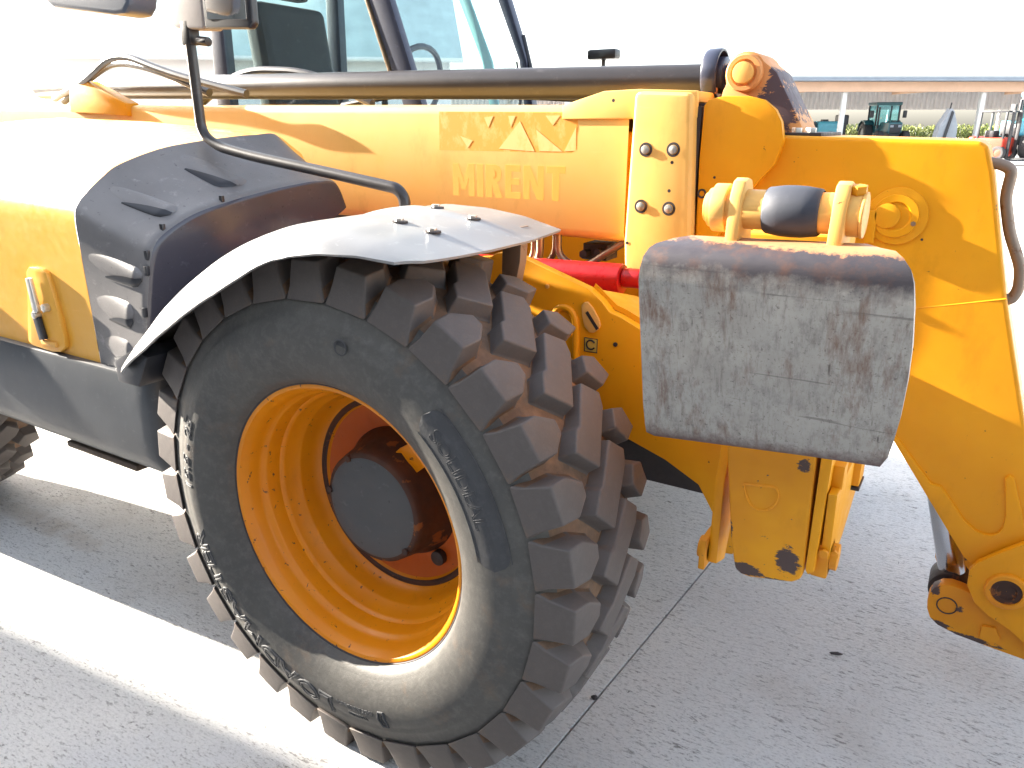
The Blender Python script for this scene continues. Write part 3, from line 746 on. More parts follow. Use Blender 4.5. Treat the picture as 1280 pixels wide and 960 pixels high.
obj('pin_cap', PX(.736, .752, .022), M_pale, pin)
obj('pin_spacer', PX(.750, .772, .036), M_pale, pin)
sl_ = bmesh.new(); prf = [(.826, .031), (.829, .0335), (.85, .0365), (.865, .037), (.88, .0365), (.901, .0335), (.904, .031)]
lathe_x(prf, (.090, 1.3245), 40, sl_)
obj('pin_sleeve', sl_, plastic('blue_black_sleeve', (.040, .044, .058), (.030, .033, .045), .62, .12, 260), pin)
obj('pin_end', PX(.940, .957, .0305), M_pale, pin)
obj('pin_end_bolt', hexbolt((.949, .085, 1.353), (-.0, -.15, 1), .012, .012), M_yelworn, pin)
obj('pin_end_plate', PX(.957, .962, .032), M_pale, pin)
for x in (.778, .921):
    e = prism([(.05, 1.24), (.053, 1.30), (.060, 1.345), (.072, 1.366), (.090, 1.370), (.108, 1.366), (.122, 1.345), (.130, 1.30), (.13, 1.24)], x, x + .020, 'x', .004)
    obj('foot_ear', e, M_pale, foot)

# ---- engine cover: lofted nose in black plastic, yellow bonnet behind
PA = [(.000, .83), (.010, .95), (.035, 1.07), (.052, 1.135), (.070, 1.168), (.100, 1.191), (.150, 1.215), (.213, 1.236), (.33, 1.258), (.458, 1.275), (.56, 1.284), (.64, 1.287), (.72, 1.275), (.76, 1.20)]
PB = [(.020, .83), (.020, .98), (.019, 1.13), (.021, 1.222), (.036, 1.255), (.064, 1.281), (.110, 1.315), (.164, 1.346), (.288, 1.382), (.407, 1.399), (.52, 1.410), (.62, 1.416), (.72, 1.410), (.76, 1.30)]
def cat(a, k):
    k = max(0, min(len(a) - 1.0001, k)); i = int(k); t = k - i
    p0, p1, p2, p3 = a[max(i - 1, 0)], a[i], a[i + 1], a[min(i + 2, len(a) - 1)]
    f = lambda q0, q1, q2, q3: .5 * (2 * q1 + (q2 - q0) * t + (2 * q0 - 5 * q1 + 4 * q2 - q3) * t * t + (3 * q1 - q0 - 3 * q2 + q3) * t ** 3)
    return (f(p0[0], p1[0], p2[0], p3[0]), f(p0[1], p1[1], p2[1], p3[1]))
XA, XB = -.642, -.883
def pod(s, t):
    """s along the section, t = 0 at the yellow seam, 1 at the front edge"""
    a, b = cat(PA, s), cat(PB, s)
    tt = t + .10 * math.sin(math.pi * t)
    return Vector((XB + (XA - XB) * t, b[0] + (a[0] - b[0]) * t, b[1] + (a[1] - b[1]) * (1 - (1 - t) ** 1.25)))
SS = [i * 13 / 78 for i in range(79)]
cv = bmesh.new()
rws = [[pod(s, t) for s in SS] for t in [0, .12, .25, .4, .55, .7, .82, .91, .965]]
cen = Vector((0, .38, 1.02))
edge = []
for dx, ins in ((-.004, .0015), (.0, .005), (.003, .011), (.004, .018)):
    r = []
    for s in SS:
        p = pod(s, 1.0); q = Vector((p.x + dx, p.y, p.z)); d = Vector((0, cen.y - p.y, cen.z - p.z)).normalized() * ins
        r.append(q + d)
    edge.append(r)
grid_surface(rws + edge[:2], cv)
M_list = [M_cover, M_edge]
lip = bmesh.new(); grid_surface(edge[1:], lip)
fv = [lip.verts.new(p) for p in edge[-1]]
bt_ = [lip.verts.new((XA + .002, .74, .83)), ]
lip.faces.new(fv)
bmesh.ops.remove_doubles(lip, verts=lip.verts, dist=1e-6)
cover_o = obj('front_cover', cv, M_cover, T, 'textured black plastic front of the engine cover', ang=50)
obj('cover_front_face', lip, M_edge, cover_o, ang=50)
yb = bmesh.new()
def back(x, dz, dy=0):
    out = []
    for s in SS:
        p = cat(PB, s); out.append(Vector((x, p[0] + dy, p[1] + dz * max(0, (p[1] - .9) / .5))))
    return out
grid_surface([back(-2.05, .05), back(-1.5, .035), back(-1.1, .012), back(-.90, .001), back(-.885, -.0005, .0)], yb)
bonnet = obj('engine_bonnet', yb, M_bonnet, T, ang=45)
# yellow inner hump seen over the cover
ih = prism([(-1.4, 1.2), (-1.4, 1.428), (-1.05, 1.430), (-.92, 1.420), (-.88, 1.405), (-.80, 1.36), (-.76, 1.30), (-.76, 1.2)], .62, .74, 'y', .014, 3)
obj('bonnet_ridge', ih, M_bonnet, bonnet)
# scooped vents pressed into the cover
def vent(s0, s1, t0, t1, hw, h, name='cover_vent'):
    b = bmesh.new(); n, m = 14, 8; rows = []
    for i in range(n + 1):
        u = i / n; t = t0 + (t1 - t0) * u; s = s0 + (s1 - s0) * u
        wu = hw * (math.sin(min(1, u * 1.35 + .05) * math.pi / 2) ** .7) * (1 if u < .86 else math.sqrt(max(0.0, 1 - ((u - .86) / .15) ** 2)))
        row = []
        for k in range(m + 1):
            v = -1 + 2 * k / m
            p = pod(s + v * wu, t); du = pod(s + v * wu + .05, t) - p; dt = pod(s + v * wu, t + .02) - p
            nn = dt.cross(du).normalized()
            if nn.y > 0 and s < 4 or nn.z < 0 and s >= 4: nn = -nn
            prof = (1 - v * v) ** .8 if v > -.2 else (1 - v * v) ** .45
            row.append(p + nn * (h * .68 * (u ** .8) * prof * (1 if u < .97 else .25) - .0012))
        rows.append(row)
    grid_surface(rows, b)
    o = obj(name, b, M_cover, cover_o, ang=60)
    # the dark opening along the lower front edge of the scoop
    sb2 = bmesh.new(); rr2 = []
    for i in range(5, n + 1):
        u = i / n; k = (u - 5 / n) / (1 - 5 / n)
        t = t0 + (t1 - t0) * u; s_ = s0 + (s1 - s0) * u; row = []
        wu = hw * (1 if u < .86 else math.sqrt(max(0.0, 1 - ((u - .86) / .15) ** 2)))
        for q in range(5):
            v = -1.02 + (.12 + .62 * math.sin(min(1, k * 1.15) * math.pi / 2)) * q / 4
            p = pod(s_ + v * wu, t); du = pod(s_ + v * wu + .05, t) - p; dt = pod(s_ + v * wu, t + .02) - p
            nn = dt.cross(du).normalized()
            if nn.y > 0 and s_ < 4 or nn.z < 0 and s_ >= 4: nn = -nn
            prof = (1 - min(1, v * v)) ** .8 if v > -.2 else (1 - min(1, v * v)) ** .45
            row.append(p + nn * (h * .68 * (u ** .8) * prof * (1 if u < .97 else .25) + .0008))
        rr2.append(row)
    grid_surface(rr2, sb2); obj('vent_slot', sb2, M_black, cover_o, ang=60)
    return o
vent(2.0, 2.15, .06, .93, .30, .016)
vent(1.22, 1.24, .10, .80, .26, .015)
vent(.52, .50, .12, .72, .24, .014)
vent(5.8, 6.3, .10, .86, .55, .016)
vent(8.3, 8.5, .10, .80, .42, .015)
for s, t, h_ in ((3.05, .965, .004), (5.2, .95, .005), (2.4, .98, .004), (1.4, .98, .004), (7.7, .965, .004)):
    p = pod(s, t); obj('cover_clip', box(p.x - .006, p.x + .006, p.y - .004, p.y + .006, p.z - .012, p.z + .012, .002), M_black, cover_o)
# door latch recess and handle
lpz = [(-1.152, 1.058), (-1.135, 1.072), (-1.075, 1.074), (-1.050, 1.064), (-1.036, 1.01), (-1.020, .885), (-1.026, .855), (-1.055, .838), (-1.10, .832), (-1.20, .836), (-1.222, .846), (-1.21, .88), (-1.175, .98)]
lat = obj('latch_plate', prism(lpz, .006, .022, 'y', .006, 2), M_bonnet, bonnet)
def rod(a, b, r, bm=None): return cyl(a, b, r, 10, bev=.001, bm=bm)
hb_ = prism([(-1.128, 1.044), (-1.108, 1.046), (-1.098, .955), (-1.106, .947), (-1.124, .95)], -.012, .0, 'y', .002)
obj('latch_handle', hb_, M_mirror if False else M_bolt, lat)
hb_ = prism([(-1.140, .93), (-1.112, .935), (-1.100, .872), (-1.128, .866)], -.008, .004, 'y', .002)
obj('latch_handle', hb_, M_black, lat)
obj('latch_bolt', hexbolt((-1.07, .006, .966), (0, -1, 0), .012, .016), M_bolt, lat)
obj('latch_pivot', cyl((-1.122, .006, .94), (-1.122, -.014, .94), .010, 14), M_bolt, lat)
obj('latch_lip', box(-1.135, -1.06, -.002, .01, .852, .866, .003), M_pale, lat)

# ---- side skirt and step
sk = bmesh.new()
zp = [(-.018 + .018, .832), (.0, .826), (-.004, .70), (.004, .62), (.016, .575), (.04, .552), (.10, .545)]
sec = [(.08, .832), (.012, .8315), (.003, .828), (-.001, .82), (-.005, .74), (-.003, .66), (.004, .60), (.012, .566), (.022, .552), (.04, .546), (.45, .545)]
rows = []
for x, dy, dz in ((-2.0, 0, 0), (-1.5, 0, 0), (-1.0, 0, 0), (-.72, 0, 0), (-.676, 0, 0), (-.662, .004, .001), (-.650, .014, .002), (-.642, .032, .004), (-.632, .08, .01), (-.622, .14, .02), (-.612, .24, .06), (-.610, .40, .08)):
    rows.append([(x, max(y + dy, dy) if y < .3 else .45, z + (dz if z < .6 else -dz * .05)) for y, z in sec])
grid_surface(rows, sk)
skirt = obj('side_skirt', sk, M_skirt, T, 'dark grey skirt below the engine cover', ang=40)
obj('step_plate', box(-1.17, -.82, .03, .30, .515, .535, .006), simple('brown_step', (.10, .07, .05), .7, .2, .4, 20), T)
obj('belly_box', box(-1.9, -.75, .18, .50, .56, .82, .02), M_dark, T)
# ---- rear mudguard
rf = bmesh.new()
rsec = [(-.085, .640), (-.07, .665), (-.03, .684), (.05, .690), (.42, .690)]
rows = [[(-2.45 + r * math.cos(R(a)), y, .60 + r * math.sin(R(a))) for y, r in rsec] for a in range(18, 172, 6)]
grid_surface(rows, rf); solid(rf, .006); obj('rear_mudguard', rf, M_fend, T, ang=40)

# ---- front mudguard
FT = [(158, .668, .718), (153, .651, .700), (143, .598, .668), (131, .566, .648), (122, .557, .641), (112, .557, .643), (103, .572, .650), (96, .595, .660), (90, .611, .668)]
def ftab(a, k):
    for p, q in zip(FT, FT[1:]):
        if q[0] <= a <= p[0]:
            t = (p[0] - a) / (p[0] - q[0]); t = t; return p[k] + (q[k] - p[k]) * t
    return FT[-1][k]
ZN = [(0, 1.211), (.09, 1.225), (.186, 1.230), (.31, 1.224)]; ZC = [(0, 1.268), (.1, 1.264), (.2, 1.249), (.31, 1.219)]
def lin(tb, x):
    x = max(tb[0][0], min(tb[-1][0], x))
    for p, q in zip(tb, tb[1:]):
        if x <= q[0]: return p[1] + (q[1] - p[1]) * (x - p[0]) / (q[0] - p[0])
fy = [(-.102, 0), (-.100, .05), (-.090, .30), (-.072, .58), (-.052, .80), (-.028, .92), (.0, .98), (.04, 1.0), (.14, 1.0), (.24, 1.0), (.252, 1.03), (.262, 1.10), (.30, 1.10), (.312, 1.04), (.322, 1.0), (.42, .98), (.445, .90)]
st = []
for i in range(64):
    a = 154.0 - (154 - 90) * i / 63
    sm = lambda k: (ftab(min(158, a + 3), k) + ftab(a, k) * 2 + ftab(max(90, a - 3), k)) / 4
    rn, rc = sm(1), sm(2)
    st.append([Vector(((rn + (rc - rn) * w) * math.cos(R(a)), y, WC[1] + (rn + (rc - rn) * w) * math.sin(R(a)))) for y, w in fy])
for i in range(1, 17):
    row = []
    for y, w in fy:
        x = .312 * i / 16 * (1.0 - .05 * max(0, (-.05 - y) / .046) - .05 * ((y - .2) / .25) ** 2)
        zn, zc = lin(ZN, x), lin(ZC, x)
        row.append(Vector((x, y, zn + (zc - zn) * w)))
    st.append(row)
def fender_z(x, y):
    zn, zc = lin(ZN, x), lin(ZC, x)
    ys = [p[0] for p in fy]
    for (y0, w0), (y1, w1) in zip(fy, fy[1:]):
        if y0 <= y <= y1: w = w0 + (w1 - w0) * (y - y0) / (y1 - y0); return zn + (zc - zn) * w
rows = st
fb = bmesh.new(); grid_surface(rows, fb)
bmesh.ops.recalc_face_normals(fb, faces=fb.faces)
if sum(f.normal.z for f in fb.faces) < 0: bmesh.ops.reverse_faces(fb, faces=fb.faces)
bmesh.ops.solidify(fb, geom=fb.faces[:], thickness=.005)
fender = obj('front_mudguard', fb, M_fend, T, 'weathered grey plastic front mudguard', ang=45)
for x, y in ((.115, .105), (.20, .10), (.06, .30), (.175, .275)):
    z = fender_z(x, y)
    bq = cyl((x, y, z - .002), (x, y, z + .002), .017, 20, bev=.001); obj('guard_washer', bq, M_dark, fender)
    obj('guard_bolt', hexbolt((x, y, z + .002), (0, 0, 1), .0095, .0055), M_bolt, fender)
obj('mudguard_sun_flap', prism([(-.648, .846), (-.565, .846), (-.510, .930), (-.560, .945), (-.648, .90)], -.078, .34, 'y', .006), M_black, T)  # dark block under the guard, added to stop sun leaking past
gb = prism([(.10, .33), (.16, .33), (.16, .30), (.13, .26), (.10, .26)], .03, .05, 'y', .002); bm_ = gb
bmesh.ops.translate(gb, verts=gb.verts, vec=(0, 0, 0)); gb.free()
mb = box(.215, .240, .08, .42, 1.150, 1.235, .004); box(.12, .24, .36, .41, 1.10, 1.24, .004, bm=mb)
obj('mudguard_bracket', prism([(.205, 1.238), (.255, 1.236), (.250, 1.16), (.235, 1.09), (.215, 1.06), (.200, 1.06)], .345, .375, 'y', .003), M_handle, fender)
mb.free()
obj('guard_bolt', cyl((.20, .335, 1.222), (.225, .335, 1.222), .010, 12), M_bolt, fender)

# ---- mirrors
ma = tube(fillet([(-.868, .42, 1.78), (-.868, .42, 1.69), (-.866, .42, 1.42), (-.80, .42, 1.386), (-.66, .42, 1.362), (-.41, .42, 1.331), (-.150, .42, 1.296), (-.128, .42, 1.275), (-.126, .42, 1.20)], .075, 9), .0145, 16)
arm = obj('mirror_arm', ma, M_tubeb, T)
mh = prism([(-.955, 1.80), (-.915, 1.705), (-.90, 1.697), (-.79, 1.690), (-.775, 1.697), (-.770, 2.02), (-.94, 2.02)], .405, .47, 'y', .012, 3)
mirror = obj('mirror', mh, simple('grey_mirror_housing', (.30, .28, .28), .4, 0, .2, 12), T)
mh = prism([(-.775, 1.690), (-.60, 1.680), (-.586, 1.692), (-.580, 2.02), (-.770, 2.02)], .400, .425, 'y', .008, 3)
obj('mirror_frame', mh, M_black, mirror)
obj('mirror_pane', prism([(-.757, 1.712), (-.604, 1.702), (-.598, 2.0), (-.755, 2.0)], .3975, .4015, 'y', .001), M_mirror, mirror)
mc = box(-.886, -.848, .405, .44, 1.655, 1.72, .005); cyl((-.83, .42, 1.665), (-.79, .42, 1.66), .012, 12, bm=mc)
obj('mirror_clamp', mc, M_black, mirror)
m2 = prism([(-1.16, 2.05), (-1.155, 1.78), (-1.14, 1.757), (-1.115, 1.742), (-.845, 1.705), (-.805, 1.705), (-.782, 1.722), (-.765, 1.76), (-.75, 2.05)], .19, .27, 'y', .022, 4)
mir2 = obj('mirror', m2, simple('blue_grey_mirror_housing', (.10, .115, .145), .35, 0, .2, 10), T)
obj('mirror_arm', tube(fillet([(-.96, .23, 2.0), (-.96, .23, 2.35), (-1.3, .8, 2.42), (-1.5, 1.45, 2.46)], .1), .014, 12), M_tubeb, T)
obj('mirror', box(-.54, -.40, 2.24, 2.30, 1.722, 1.765, .012), M_black, T)
obj('mirror_arm', tube([(-.47, 2.27, 1.725), (-.47, 2.27, 1.4), (-.55, 2.1, 1.2)], .010, 8), M_tubeb, T)

# ---- cab beyond the boom
cab = obj('cab_floor', box(-2.15, -.60, 1.42, 2.27, .95, 1.02, .02), M_cabframe, T)
def bar(path, r, name='cab_pillar', w=None, mat=M_cabframe, n=8):
    return obj(name, tube(path, r, n), mat, cab)
def slat(pts, y0, y1, name, mat, bev=.005): return obj(name, prism(pts, y0, y1, 'y', bev), mat, cab)
slat([(-.800, 1.35), (-.855, 1.50), (-.917, 1.674), (-1.0, 1.90), (-1.20, 2.42), (-1.30, 2.42), (-1.108, 1.905), (-.990, 1.60), (-.895, 1.35)], 1.45, 1.49, 'cab_pillar', M_cabframe, .008)
slat([(-.995, 1.60), (-1.112, 1.905), (-1.307, 2.42), (-1.319, 2.42), (-1.124, 1.905), (-1.007, 1.60)], 1.445, 1.47, 'window_seal', M_pipe, .002)
slat([(-.78, 1.45), (-.83, 1.731), (-.930, 1.99), (-1.12, 2.42), (-1.17, 2.42), (-.985, 1.99), (-.870, 1.731), (-.83, 1.45)], 2.20, 2.25, 'cab_pillar', M_cabframe, .008)
slat([(-2.10, 1.0), (-2.05, 2.42), (-1.97, 2.42), (-2.0, 1.0)], 1.45, 1.50, 'cab_pillar', M_cabframe)
slat([(-2.10, 1.0), (-2.05, 2.42), (-1.97, 2.42), (-2.0, 1.0)], 2.20, 2.25, 'cab_pillar', M_cabframe)
obj('cab_roof', prism([(-2.15, 2.42), (-2.12, 2.50), (-2.0, 2.54), (-1.3, 2.53), (-1.12, 2.48), (-1.10, 2.42)], 1.43, 2.27, 'y', .02, 3), M_cabframe, cab)
obj('cab_side_panel', box(-2.05, -.84, 1.455, 1.475, 1.02, 1.42, .006), M_cabframe, cab)
obj('cab_side_panel', box(-2.05, -.80, 2.22, 2.245, 1.02, 1.42, .006), M_cabframe, cab)
def pane(pts, name='cab_window'):
    b = bmesh.new(); b.faces.new([b.verts.new(p) for p in pts]); solid(b, .005)
    return obj(name, b, M_glass, cab)
pane([(-.90, 1.46, 1.42), (-1.30, 1.46, 2.42), (-2.03, 1.46, 2.42), (-2.06, 1.46, 1.42)])
pane([(-.83, 2.235, 1.42), (-1.16, 2.235, 2.42), (-2.03, 2.235, 2.42), (-2.06, 2.235, 1.42)])
pane([(-.81, 1.495, 1.40), (-1.235, 1.495, 2.42), (-1.135, 2.195, 2.42), (-.79, 2.195, 1.44)], 'windscreen')
pane([(-2.07, 1.5, 1.1), (-2.03, 1.5, 2.42), (-2.03, 2.2, 2.42), (-2.07, 2.2, 1.1)])
M_teal = simple('teal_door_strip', (.16, .42, .42), .4, 0, .15, 6)
slat([(-1.02, 1.45), (-1.075, 1.731), (-1.205, 2.01), (-1.36, 2.42), (-1.31, 2.42), (-1.145, 2.01), (-1.02, 1.731), (-.97, 1.45)], 2.20, 2.215, 'door_frame', M_teal, .004)
se = box(-1.95, -1.45, 1.60, 2.08, 1.28, 1.42, .05, 4); seat = obj('seat', se, M_seat, cab)
sb_ = box(-1.98, -1.85, 1.62, 2.06, 1.40, 2.0, .05, 4); rot_about(sb_, (-1.9, 1.84, 1.42), 'Y', R(-8)); obj('seat_back', sb_, M_seat, cab)
obj('headrest', box(-2.02, -1.93, 1.72, 1.96, 2.02, 2.18, .03, 3), M_seat, cab)
sw_ = tube([(-1.22 + .19 * math.cos(R(a)) * .35, 1.85 + .19 * math.sin(R(a)), 1.60 + .19 * math.cos(R(a)) * .93) for a in range(0, 361, 12)], .014, 8)
tube([(-1.22, 1.66, 1.60), (-1.24, 1.85, 1.58), (-1.22, 2.04, 1.60)], .011, 8, sw_); tube([(-1.24, 1.85, 1.58), (-1.0, 1.85, 1.30)], .022, 8, sw_)
obj('steering_wheel', sw_, M_black, cab)
obj('dashboard', prism([(-1.1, 1.05), (-1.15, 1.45), (-1.0, 1.52), (-.86, 1.50), (-.80, 1.05)], 1.56, 2.18, 'y', .03, 3), M_black, cab)
wp = tube([(-.86, 2.16, 1.72), (-.80, 2.10, 1.55), (-.79, 2.05, 1.42)], .008, 6); tube([(-.87, 2.24, 1.84), (-.80, 2.21, 1.66)], .010, 6, wp); cyl((-.80, 2.20, 1.64), (-.76, 2.20, 1.62), .022, 10, bm=wp)
obj('wiper', wp, M_black, cab)
# hoses and brackets at the back of the boom
for pts, r, m in (([(-2.6, .98, 1.56), (-2.2, .90, 1.62), (-1.9, .86, 1.72), (-1.6, .86, 1.63), (-1.2, .88, 1.55)], .014, M_black),
                  ([(-2.6, 1.02, 1.55), (-2.1, .96, 1.70), (-1.75, .90, 1.66), (-1.45, .92, 1.56)], .016, M_black),
                  ([(-1.9, 1.2, 1.52), (-1.6, 1.2, 1.66), (-1.2, 1.2, 1.64), (-.9, 1.2, 1.52)], .016, M_tubeb),
                  ([(-1.2, 1.36, 1.52), (-.9, 1.36, 1.56), (-.3, 1.36, 1.54), (.3, 1.36, 1.5)], .012, M_black)):
    obj('hydraulic_hose', tube(fillet(pts, .2, 8), r, 10), m, T)
obj('boom_bracket', prism([(-2.36, 1.50), (-2.33, 1.62), (-2.20, 1.62), (-1.95, 1.53), (-1.95, 1.48)], .90, .96, 'y', .006), M_yel, T)

# ------------------------------------------------------------------ what stands around the yard
# u runs along the eaves of the far shed, d away from the camera's standing point, on the ground
RV = Vector((math.cos(YAW), math.sin(YAW), 0)); FV = Vector((-math.sin(YAW), math.cos(YAW), 0))
def far(u, d): return Vector((CAM.x, CAM.y, 0)) + RV * u + FV * d
def thing(name, u, d, label, cat, group=None, turn=0.0):
    p = far(u, d)
    return empty(name, (p.x, p.y, 0), label, cat, group, YAW + turn)
def lobj(name, bm, mat, parent, label=None): return obj(name, bm, mat, parent, label, local=True)
M_roof = simple('shed_roof_sheet', (.30, .33, .37), .5, .2, .15, 2)
M_fascia = simple('shed_timber_fascia', (.78, .50, .34), .7, 0, .12, 1.5)
M_clad = simple('shed_cladding', (.78, .75, .75), .5, 0, .1, 2)
M_post = simple('shed_post_paint', (.80, .79, .76), .6, 0, .1, 2)
M_floor = simple('shed_floor', (.42, .41, .39), .9, 0, .2, .5)

shed = thing('open_shed', 15, 50, 'long open machinery shed with a grey roof edge and timber fascia', 'shed')
L0, L1 = -30, 34
rf = prism([(-1.0, 4.02), (14.5, 4.1), (14.5, 4.3), (-1.0, 4.27)], L0, L1, 'x', .02); lobj('roof', rf, M_roof, shed)
lobj('fascia', box(L0, L1, -.30, -.05, 3.42, 4.00, .02), M_fascia, shed)
lobj('gutter', tube([(L0, -1.06, 4.05), (L1, -1.06, 4.05)], .07, 10), M_roof, shed)
cl = bmesh.new(); n = int((L1 - L0) / .34)
rows = [[], []]
for i in range(n * 4 + 1):
    x = L0 + .085 * i; y = 12.0 + (.05, .05, -.05, -.05)[i % 4]
    rows[0].append((x, y, 2.63)); rows[1].append((x, y, 4.05))
grid_surface(rows, cl); solid(cl, .01); lobj('corrugated_wall', cl, M_clad, shed)
for i in range(8):
    x = L0 + 1.3 + 8.55 * i
    lobj('post', box(x - .14, x + .14, -.02, .26, 0, 3.42, .02), M_post, shed)
    lobj('rear_post', box(x - .10, x + .10, 12.1, 12.3, 0, 4.0, .02), M_clad, shed)
    lobj('rafter', prism([(-.2, 3.65), (13.5, 3.72), (13.5, 4.05), (-.2, 3.98)], x - .08, x + .08, 'x', .01), M_fascia, shed)

def wheel(bm_t, bm_r, x, y, r, w):
    prof = [(-w / 2, r * .55), (-w / 2, r * .88), (-w * .36, r), (w * .36, r), (w / 2, r * .88), (w / 2, r * .55)]
    lathe_y([(y + a, b) for a, b in prof], (x, r), 28, bm=bm_t)
    cyl((x, y - w * .42, r), (x, y + w * .42, r), r * .57, 20, bm=bm_r)
M_tt = simple('far_tyre', (.05, .048, .05), .8, 0, .2, 4)
M_teald = simple('dark_teal_paint', (.035, .13, .15), .35, 0, .2, 3)
M_teall = simple('teal_paint', (.10, .42, .52), .35, 0, .2, 3)
M_redp = simple('forklift_red_paint', (.72, .06, .03), .35, 0, .2, 3)
M_blk = simple('far_black_steel', (.035, .035, .04), .45, .2, .2, 4)
M_ylw = simple('yellow_wheel_paint', (.75, .42, .06), .4, 0, .2, 4)
M_whit = simple('silver_grey_panel', (.34, .36, .39), .5, .1, .2, 3)
M_fgl = glass('far_cab_glass', (.55, .85, .9))

def tractor(name, u, d, turn, label, body, rimm, s=1.0):
    """drawn along its own x axis, nose towards +x"""
    t = thing(name, u, d, label, 'tractor', None, turn)
    h = box(.35, 2.15, -.42, .42, 1.0, 1.68, .10, 3); lobj('bonnet', h, body, t)
    lobj('grille', box(2.15, 2.19, -.34, .34, 1.02, 1.55, .02), M_blk, t)
    for y in (-.24, .24): lobj('headlight', box(2.185, 2.21, y - .10, y + .10, 1.36, 1.50, .01), M_whit, t)
    lobj('chassis', box(-1.2, 2.0, -.28, .28, .62, 1.02, .04), M_blk, t)
    lobj('cab_body', box(-1.25, .40, -.62, .62, 1.0, 1.50, .06), body, t)
    ro = box(-1.35, .50, -.80, .80, 2.72, 2.92, .07, 3); lobj('cab_roof', ro, body, t)
    for x in (-1.20, .38):
        for y in (-.70, .70):
            lobj('cab_pillar', box(x - .05, x + .05, y - .05, y + .05, 1.45, 2.74, .01), M_blk, t)
    g = box(-1.16, .34, -.69, .69, 1.50, 2.70, .02); lobj('cab_glass', g, M_fgl, t)
    lobj('exhaust', cyl((.62, -.62, 1.3), (.62, -.62, 2.6), .06, 12), M_blk, t)
    for y in (-1.02, 1.02): lobj('mirror', box(.42, .52, y - .12, y + .12, 1.95, 2.4, .03), M_blk, t)
    for x, y, r, w in ((-.95, -.86, .86, .52), (-.95, .86, .86, .52), (1.65, -.80, .58, .40), (1.65, .80, .58, .40)):
        a, b = bmesh.new(), bmesh.new(); wheel(a, b, x, y, r, w)
        o = lobj('tyre', a, M_tt, t); lobj('rim', b, rimm, o)
    for y in (-.86, .86):
        lobj('mudguard', prism([(-1.9, 1.1), (-1.7, 1.6), (-1.2, 1.82), (-.6, 1.80), (-.2, 1.55), (-.3, 1.5), (-.65, 1.72), (-1.2, 1.74), (-1.62, 1.55), (-1.8, 1.1)], y - .3, y + .3, 'y', .01), body, t)
    return t
def U(px, d): return (px - 640) / 950 * (d * math.cos(PITCH) + CAM.z * math.sin(PITCH))
tractor('tractor', U(1101, 53), 53, R(-97), 'dark teal tractor parked nose first under the open shed', M_teald, M_blk)
tractor('tractor', U(1290, 37), 37, R(205), 'teal tractor with yellow wheels parked beside the red forklift', M_teall, M_ylw)

f = thing('forklift', U(1241, 36), 36, 'small red forklift with a black overhead guard in the yard', 'forklift', None, R(-60))
lobj('body', box(-.75, .55, -.48, .48, .25, .95, .08, 3), M_redp, f)
lobj('counterweight', box(-1.05, -.70, -.48, .48, .22, 1.0, .14, 4), M_redp, f)
lobj('seat', box(-.45, -.05, -.25, .25, .95, 1.25, .05), M_blk, f)
for x in (-.62, .50):
    for y in (-.45, .45): lobj('guard_post', box(x - .04, x + .04, y - .04, y + .04, .9, 2.02, .01), M_blk, f)
gd = box(-.70, .58, -.50, .50, 2.02, 2.08, .01); lobj('overhead_guard', gd, M_blk, f)
for y in (-.28, .28): lobj('mast_rail', box(.64, .76, y - .05, y + .05, .10, 2.1, .01), M_blk, f)
for y in (-.25, .25): lobj('fork', box(.74, 1.70, y - .06, y + .06, .06, .11, .01), M_blk, f)
for x, y, r, w in ((.42, -.46, .30, .22), (.42, .46, .30, .22), (-.72, -.42, .25, .18), (-.72, .42, .25, .18)):
    a, b = bmesh.new(), bmesh.new(); wheel(a, b, x, y, r, w); o = lobj('tyre', a, M_tt, f); lobj('rim', b, M_redp, o)

q = thing('sprayer', U(1030, 54), 54, 'pale teal farm sprayer with dark folded arms left of the tractor', 'sprayer')
lobj('tank', box(-.85, .70, -.7, .7, .75, 1.75, .25, 5), M_teall, q)
lobj('tank_lid', cyl((-.2, 0, 1.7), (-.2, 0, 1.86), .25, 16), M_blk, q)
for x in (-1.1, .95): lobj('folded_arm', box(x - .12, x + .12, -.6, .6, .7, 2.1 if x > 0 else 1.7, .03), M_blk, q)
lobj('pump', box(.6, 1.3, -.35, .35, 1.5, 2.15, .12, 3), M_blk, q)
for y in (-.8, .8):
    a, b = bmesh.new(), bmesh.new(); wheel(a, b, 0, y, .55, .3); o = lobj('tyre', a, M_tt, q); lobj('rim', b, M_teall, o)
q = thing('upright_mower', U(1175, 48), 48, 'grey mower folded upright between the tractor and the shed post', 'mower')
lobj('deck', prism([(-.62, .25), (.66, .25), (.62, 1.4), (.30, 2.25), (.12, 2.45), (-.02, 2.2), (-.42, 1.5)], -.35, .25, 'y', .05, 2), M_whit, q)
lobj('frame', box(-.60, .64, -.45, .40, .12, .40, .03), M_blk, q)
lobj('drive_arm', prism([(-.30, .3), (-.12, .3), (.22, 2.2), (.10, 2.3)], -.45, -.36, 'y', .02), M_blk, q)
lobj('top_hitch', tube([(.1, -.1, 2.3), (.15, -.1, 2.75)], .04, 8), M_blk, q)

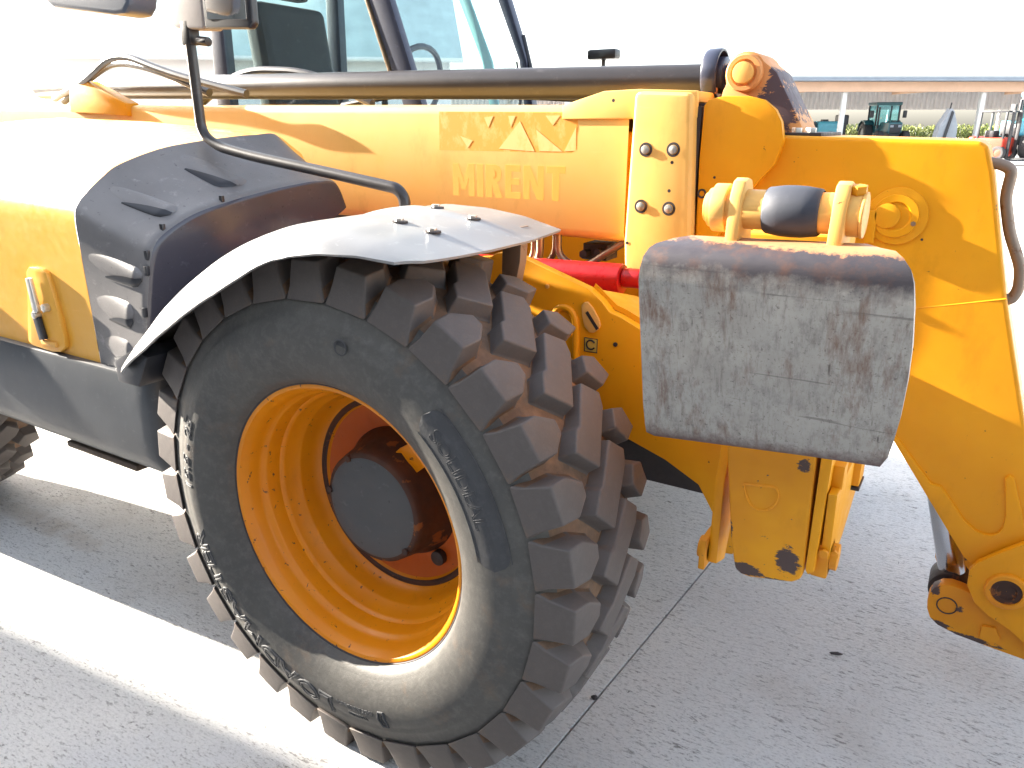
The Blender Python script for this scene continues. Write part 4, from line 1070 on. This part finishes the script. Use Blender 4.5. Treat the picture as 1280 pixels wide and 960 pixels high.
# maize behind the shed: nobody could count the leaves
cb = bmesh.new()
rnd = random.Random(3)
for i in range(3600):
    u = rnd.uniform(-6, 75); d = 74 + rnd.uniform(0, 3.5) + (i % 2) * 1.0
    p = far(u, d); h = rnd.uniform(1.2, 1.75)
    for k in range(4):
        a = rnd.uniform(0, 6.28); z = h * rnd.uniform(.15, .8); l = rnd.uniform(.3, .55); wd = .05
        dx, dy = math.cos(a), math.sin(a)
        b0 = Vector((p.x, p.y, z)); b1 = b0 + Vector((dx * l * .5, dy * l * .5, l * .75)); b2 = b0 + Vector((dx * l * 1.1, dy * l * 1.1, l * .45))
        s_ = Vector((-dy, dx, .3)) * wd
        v = [cb.verts.new(x) for x in (b0 - s_, b0 + s_, b1 + s_, b1 - s_, b2)]
        cb.faces.new((v[0], v[1], v[2], v[3])); cb.faces.new((v[3], v[2], v[4]))
n_ = N('maize_leaf'); M_corn = n_.out(n_.mix(n_.ramp(n_.noise(.8, 4, .6), (.3, 0), (.7, 1)), (.11, .16, .035), (.24, .24, .07)), .55)
o = obj('maize_field', cb, M_corn, recalc=False); tag(o, 'strip of green maize growing beyond the open shed', 'maize', kind='stuff')

# hall behind the cab
hall = thing('gabled_hall', -11.5, 33, 'pale gabled farm hall behind the telehandler cab', 'hall', None, R(8))
M_hwall = simple('hall_wall', (.85, .78, .75), .8, 0, .15, .6); M_hroof = simple('hall_roof', (.55, .66, .64), .6, 0, .2, .8)
lobj('wall', prism([(0, 0), (10, 0), (10, 4.2), (5, 6.9), (0, 4.2)], -7, 9, 'x', .01), M_hwall, hall)
rr_ = prism([(-.6, 3.9), (5, 6.95), (10.6, 3.9), (10.6, 4.1), (5, 7.2), (-.6, 4.1)], -7.5, 9.5, 'x', .02); lobj('roof', rr_, M_hroof, hall)
lobj('gutter', tube([(-7.5, -.66, 3.98), (9.5, -.66, 3.98)], .09, 10), M_post, hall)
for x in (-5, -.5, 4): 
    dr = lobj('door', box(x, x + 3.2, -.06, .02, 0, 3.3, .02), M_clad, hall)
    for k in range(1, 8): lobj('door_rib', box(x + .4 * k - .03, x + .4 * k + .03, -.09, -.06, .02, 3.28, .005), M_clad, dr)

# unseen workshop added to throw shade over the near concrete
ws = empty('blocker', (-10.41, -7.049, 0), 'unseen dark workshop beside the yard whose shade falls across the near concrete', 'blocker', None, math.atan(.09))
lx, ly = -11.0, -7.0
M_ws = simple('blocker_dark', (.17, .17, .155), .85, 0, .2, 1.5)
wl_ = box(-6.0, 3.0, -6.0, 5.98, 0, 4.6, .02); lobj('wall', wl_, M_ws, ws)
lobj('sky_screen_wall', box(3.0, 26.0, -12.0, .2, 0, 5.0, .02), M_ws, ws); lobj('sky_screen_roof', box(2.9, 26.3, -12.3, .5, 5.0, 5.2, .02), M_roof, ws)  # unseen wing added to block sky light from behind the camera
lobj('roof', prism([(-6.4, 4.6), (0, 6.2), (6.0, 4.62), (6.0, 4.75), (0, 6.4), (-6.4, 4.75)], -6.2, 3.05, 'x', .02), M_roof, ws)
# a stone and a chip of wood on the slab
def pebble(name, x, y, r, sq, label, cat, mat):
    b = bmesh.new(); bmesh.ops.create_icosphere(b, subdivisions=2, radius=1)
    rn = random.Random(int(x * 1000))
    for v in b.verts:
        k = rn.uniform(.82, 1.12); v.co = Vector((v.co.x * r * sq * k, v.co.y * r * k, v.co.z * r * .6 * k))
    bmesh.ops.rotate(b, verts=b.verts, cent=(0, 0, 0), matrix=Matrix.Rotation(R(20), 3, 'Z'))
    bmesh.ops.translate(b, verts=b.verts, vec=(x, y, r * .45))
    tag(obj(name, b, mat, ang=60), label, cat)
pebble('stone', .431, .436, .0085, 1.1, 'small dark stone on the concrete beside the slab joint', 'stone', M_dark)
pebble('wood_chip', .947, .961, .0065, 3.0, 'dark sliver of wood lying on the concrete between stabiliser and link', 'wood chip', M_dark)
